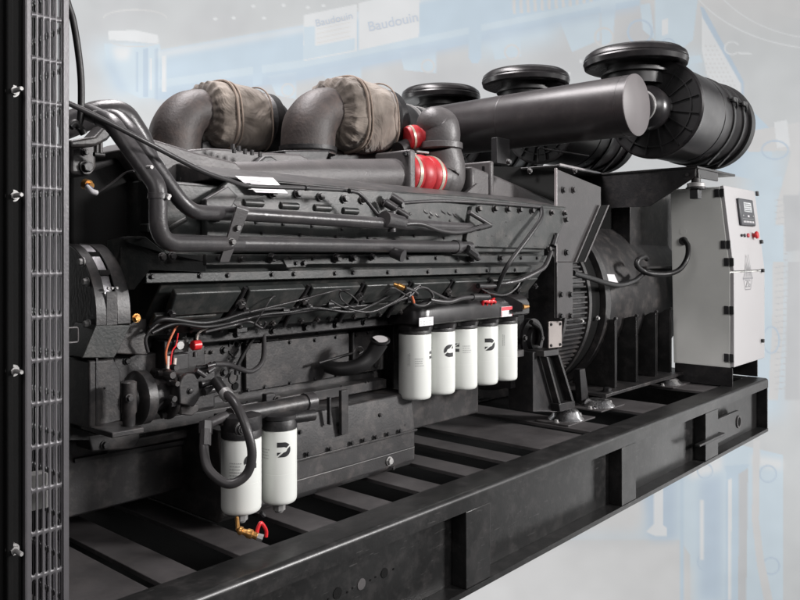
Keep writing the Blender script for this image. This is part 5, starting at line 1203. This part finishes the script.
# ======================= TURBOS WITH JACKETS =======================
GT='turbochargers wrapped in beige heat jackets'
def turbo(yt,px_base,py_base,px_out,py_out,halfpx,jpx0,jpx1,jpyc,jh,label,tube_end):
    b0=W(px_base,py_base,y=yt); o0=W(px_out,py_out,y=yt); D=o0.dot(vd); r=halfpx*D/F
    t=thing('turbocharger',(o0.x,yt,b0.z),label,'turbocharger',GT)
    cx_=b0.x; k=.55
    dz=o0.z-b0.z; dx=o0.x-b0.x
    mb=MB(); pts=[(cx_,yt,b0.z-.05),(cx_,yt,b0.z),(cx_+dx*.05,yt,b0.z+dz*.42),(cx_+dx*.26,yt,b0.z+dz*.80),(cx_+dx*.60,yt,b0.z+dz*.98),(o0.x,yt,o0.z),(o0.x+.04,yt,o0.z)]
    mb.tube(pts,0,28,rads=[r*1.22,r*1.20,r*1.20,r*1.12,r*1.04,r,r],sub=8); mb.build('exhaust_elbow','exhaust',t)
    mb=MB(); mb.lathe([(0,r*1.2),(.008,r*1.28),(.022,r*1.28),(.024,r*1.15)],(cx_,yt,b0.z-.045),NZ,36); mb.build('elbow_flange','dark',t)
    # V-band clamp
    c_=Vector((o0.x+.01,yt,o0.z)); mb=MB(); mb.lathe([(0,r*1.03),(.004,r*1.14),(.012,r*1.17),(.020,r*1.14),(.024,r*1.03)],c_,(1,0,.05),36); cl=mb.build('band_clamp','exhaust',t)
    MB().tube([c_+Vector((.01,-r*.9,r*.75)),c_+Vector((.01,-r*1.15,r*.35)),c_+Vector((.012,-r*1.16,0)),c_+Vector((.012,-r*1.05,-r*.5))],.0035,8).build('clamp_rod','band',cl)
    for dz_ in (.5,-.3): MB().lathe([(0,.008),(.012,.008)],c_+Vector((.01,-r*1.14,r*dz_)),(0,-1,0),6).build('clamp_nut','exhaust',cl)
    # jacket: bulging quilted sleeve with creases
    j0=W(jpx0,jpyc,y=yt); j1=W(jpx1,jpyc,y=yt); L=j1.x-j0.x; rj=jh*(j0.dot(vd)+.1)/F
    n=48; ring=[]
    prof=[(-.012,.55),(-.010,.62),(.0,.86),(.010,.97),(.035,1.01),(.052,1.03),(.060,1.045),(.068,1.03),(L*.5,1.05),(L*.75,1.03),(L*.93,.98),(L+.005,.93),(L+.012,.85),(L+.014,.6)]
    # densify
    pr_=[]
    for (a,b_) in zip(prof,prof[1:]):
        for q in range(3): pr_.append((a[0]+(b_[0]-a[0])*q/3,a[1]+(b_[1]-a[1])*q/3))
    pr_.append(prof[-1])
    rnd=random.Random(int(px_out))
    ph=[rnd.uniform(0,6.28) for _ in range(8)]
    for d_,rr in pr_:
        f=min(1,max(0,d_/L))
        pts=[]
        for q in range(n*2):
            a=2*math.pi*q/(n*2)
            wr=.016*math.sin(5*a+ph[0]+6*f)+.012*math.sin(9*a+ph[1]-9*f)+.008*math.sin(15*a+ph[4]+12*f)
            if d_<.045: wr=.040*math.sin(20*a+ph[3])*min(1,max(0,(rr-.5)*3))*min(1,max(0,(1.03-rr)*12))
            rad_=rj*rr*(1+wr)
            sq=1-.05*math.cos(4*a)
            tilt=-.10*(rad_*math.sin(a))
            pts.append(Vector((j0.x+d_+tilt,yt+rad_*sq*math.cos(a),j0.z+rad_*sq*math.sin(a)*.98)))
        ring.append(pts)
    mb=MB(); mb.rings(ring); jk=mb.build('heat_jacket','fabric',t,ang=75)
    for d_,m_,w_ in ((.060,'seam',.0055),(.078,'seam',.0035),(L*.95,'seam',.003)):
        mb=MB(); pts=[]
        for q in range(64):
            a=2*math.pi*q/64; rad_=rj*1.065; sq=1-.05*math.cos(4*a); pts.append(Vector((j0.x+d_-.10*rad_*math.sin(a),yt+rad_*sq*math.cos(a),j0.z+rad_*sq*math.sin(a)*.98)))
        pts.append(pts[0]); mb.tube(pts,w_,8,smooth=False,cap=False); mb.build('jacket_seam',m_,jk)
    # compressor side
    mb=MB(); mb.lathe([(0,rj*.80),(.02,rj*.93),(.055,rj*.93),(.06,rj*.78),(.10,rj*.70)],(j1.x+.005,yt,j0.z),(1,0,0),48); mb.build('compressor_cover','dark',t)
    return t,j0,j1,rj
t1,j0a,j1a,rja=turbo(2.35,174,150,216,113,20.5,203,254,114,33.5,'left turbocharger in a beige heat jacket with a rust tinted exhaust elbow','')
t2,j0,j1,rj=turbo(2.08,308,141,347,113,21.5,330,374,113,36.5,'right turbocharger in a beige heat jacket beside the red hose','')
MB().prism([W(202,142,y=2.33),W(215,138,y=2.33),W(300,138,y=2.33),W(300,170,y=2.33),W(202,170,y=2.33)],(0,.2,0)).build('turbo_pedestal','dark',t1,bevel=.006)
MB().prism([W(330,140,y=2.08),W(415,135,y=2.08),W(415,165,y=2.08),W(330,165,y=2.08)],(0,.2,0)).build('turbo_pedestal','dark',t2,bevel=.006)
# second exhaust flange base, dark box
MB().prism([W(284,150,y=1.95),W(331,150,y=1.95),W(326,163,y=1.95),W(286,162,y=1.95)],(0,.25,0)).build('exhaust_base','dark',t2,bevel=.006)
# ribbed inlet hose from turbo 2 to duct
rh=MB(); prf=[]
for k in range(24): prf.append((k*.014,.085+.010*(k%4<2)))
s_=Vector((j1.x+.09,2.10,j0.z)); e_=Vector((3.05,2.42,.61)); 
rh.lathe([(d*(e_-s_).length/.33,r_) for d,r_ in prf],s_,e_-s_,40); o=rh.build('intake_hose','rubber',None); tag(o,'black ribbed intake hose from the right turbocharger to the transverse duct','hose')
MB().lathe([(0,.096),(.001,.099),(.02,.099),(.021,.096)],s_+(e_-s_)*.25,e_-s_,40).build('hose_clamp','zinc',o)
MB().lathe([(0,.096),(.001,.099),(.02,.099),(.021,.096)],s_+(e_-s_)*.45,e_-s_,40).build('hose_clamp','zinc',o)
# dark pipe under jacket 2 (oil drain)
MB().tube([W(398,150,y=1.95),W(410,146,y=1.95),W(418,152,y=1.93),W(420,160,y=1.92)],.03,16).build('drain_pipe','dark',t2)

# children of copied things: keep suffix names tidy
# ======================= CAMERA & LIGHT =======================
cam=bpy.data.cameras.new('Camera'); co=bpy.data.objects.new('Camera',cam); COL.objects.link(co)
co.location=(0,0,0); co.rotation_euler=(R(90),0,-math.atan2(.749,.663)); cam.sensor_width=36; cam.lens=35.1
cam.shift_y=-(300-HY)/800; cam.clip_start=.02; cam.clip_end=200
scene.camera=co
w=bpy.data.worlds.new('World'); scene.world=w; w.use_nodes=True
bgn=w.node_tree.nodes['Background']; bgn.inputs['Color'].default_value=(.93,.95,1,1); bgn.inputs['Strength'].default_value=.055
def area(name,loc,target,sx,sy,power,col=(1,1,1),spread=180):
    l=bpy.data.lights.new(name,'AREA'); l.shape='RECTANGLE'; l.size=sx; l.size_y=sy; l.energy=power; l.color=col; l.spread=R(spread)
    o=bpy.data.objects.new(name,l); COL.objects.link(o); o.location=Vector(loc)
    d=Vector(target)-Vector(loc); o.rotation_euler=d.to_track_quat('-Z','Y').to_euler(); return o
area('key_softbox',(6.2,-5.2,2.0),(1.7,1.8,-.2),1.3,1.0,145,(1,.975,.965),75)
area('front_softbox',(1.6,-2.6,1.9),(2.3,1.9,0),2.4,1.4,48,(1,.97,.965),120)
area('top_softbox',(1.6,2.6,3.6),(2.0,2.2,0),3.4,.9,290,(1,.95,.96))
area('fill_softbox',(-1.6,.2,1.4),(1.6,2.0,0),1.2,1.6,20,(1,.95,.95))
# backdrop lights (behind the machine, facing the print)
bc=BP(400,300)
rv=Vector((S41,-C41,0))
for s in (-1,1):
    pos=vd*6.0+rv*(6.6*s)+Vector((0,0,-.4)); area('backdrop_light',pos,vd*BD+rv*(0.9*s)+Vector((0,0,-.4)),1.2,8.0,250 if s<0 else 150,(1,.995,.99))
for s in (-1,1):
    pos=vd*6.0+Vector((0,0,-.4+5.2*s)); area('backdrop_light',pos,vd*BD+Vector((0,0,-.4+.8*s)),8.0,1.0,115,(1,.995,.99))
scene.view_settings.view_transform='Standard'; scene.view_settings.look='None'; scene.view_settings.exposure=0; scene.view_settings.gamma=1
scene.render.resolution_x=1024; scene.render.resolution_y=768
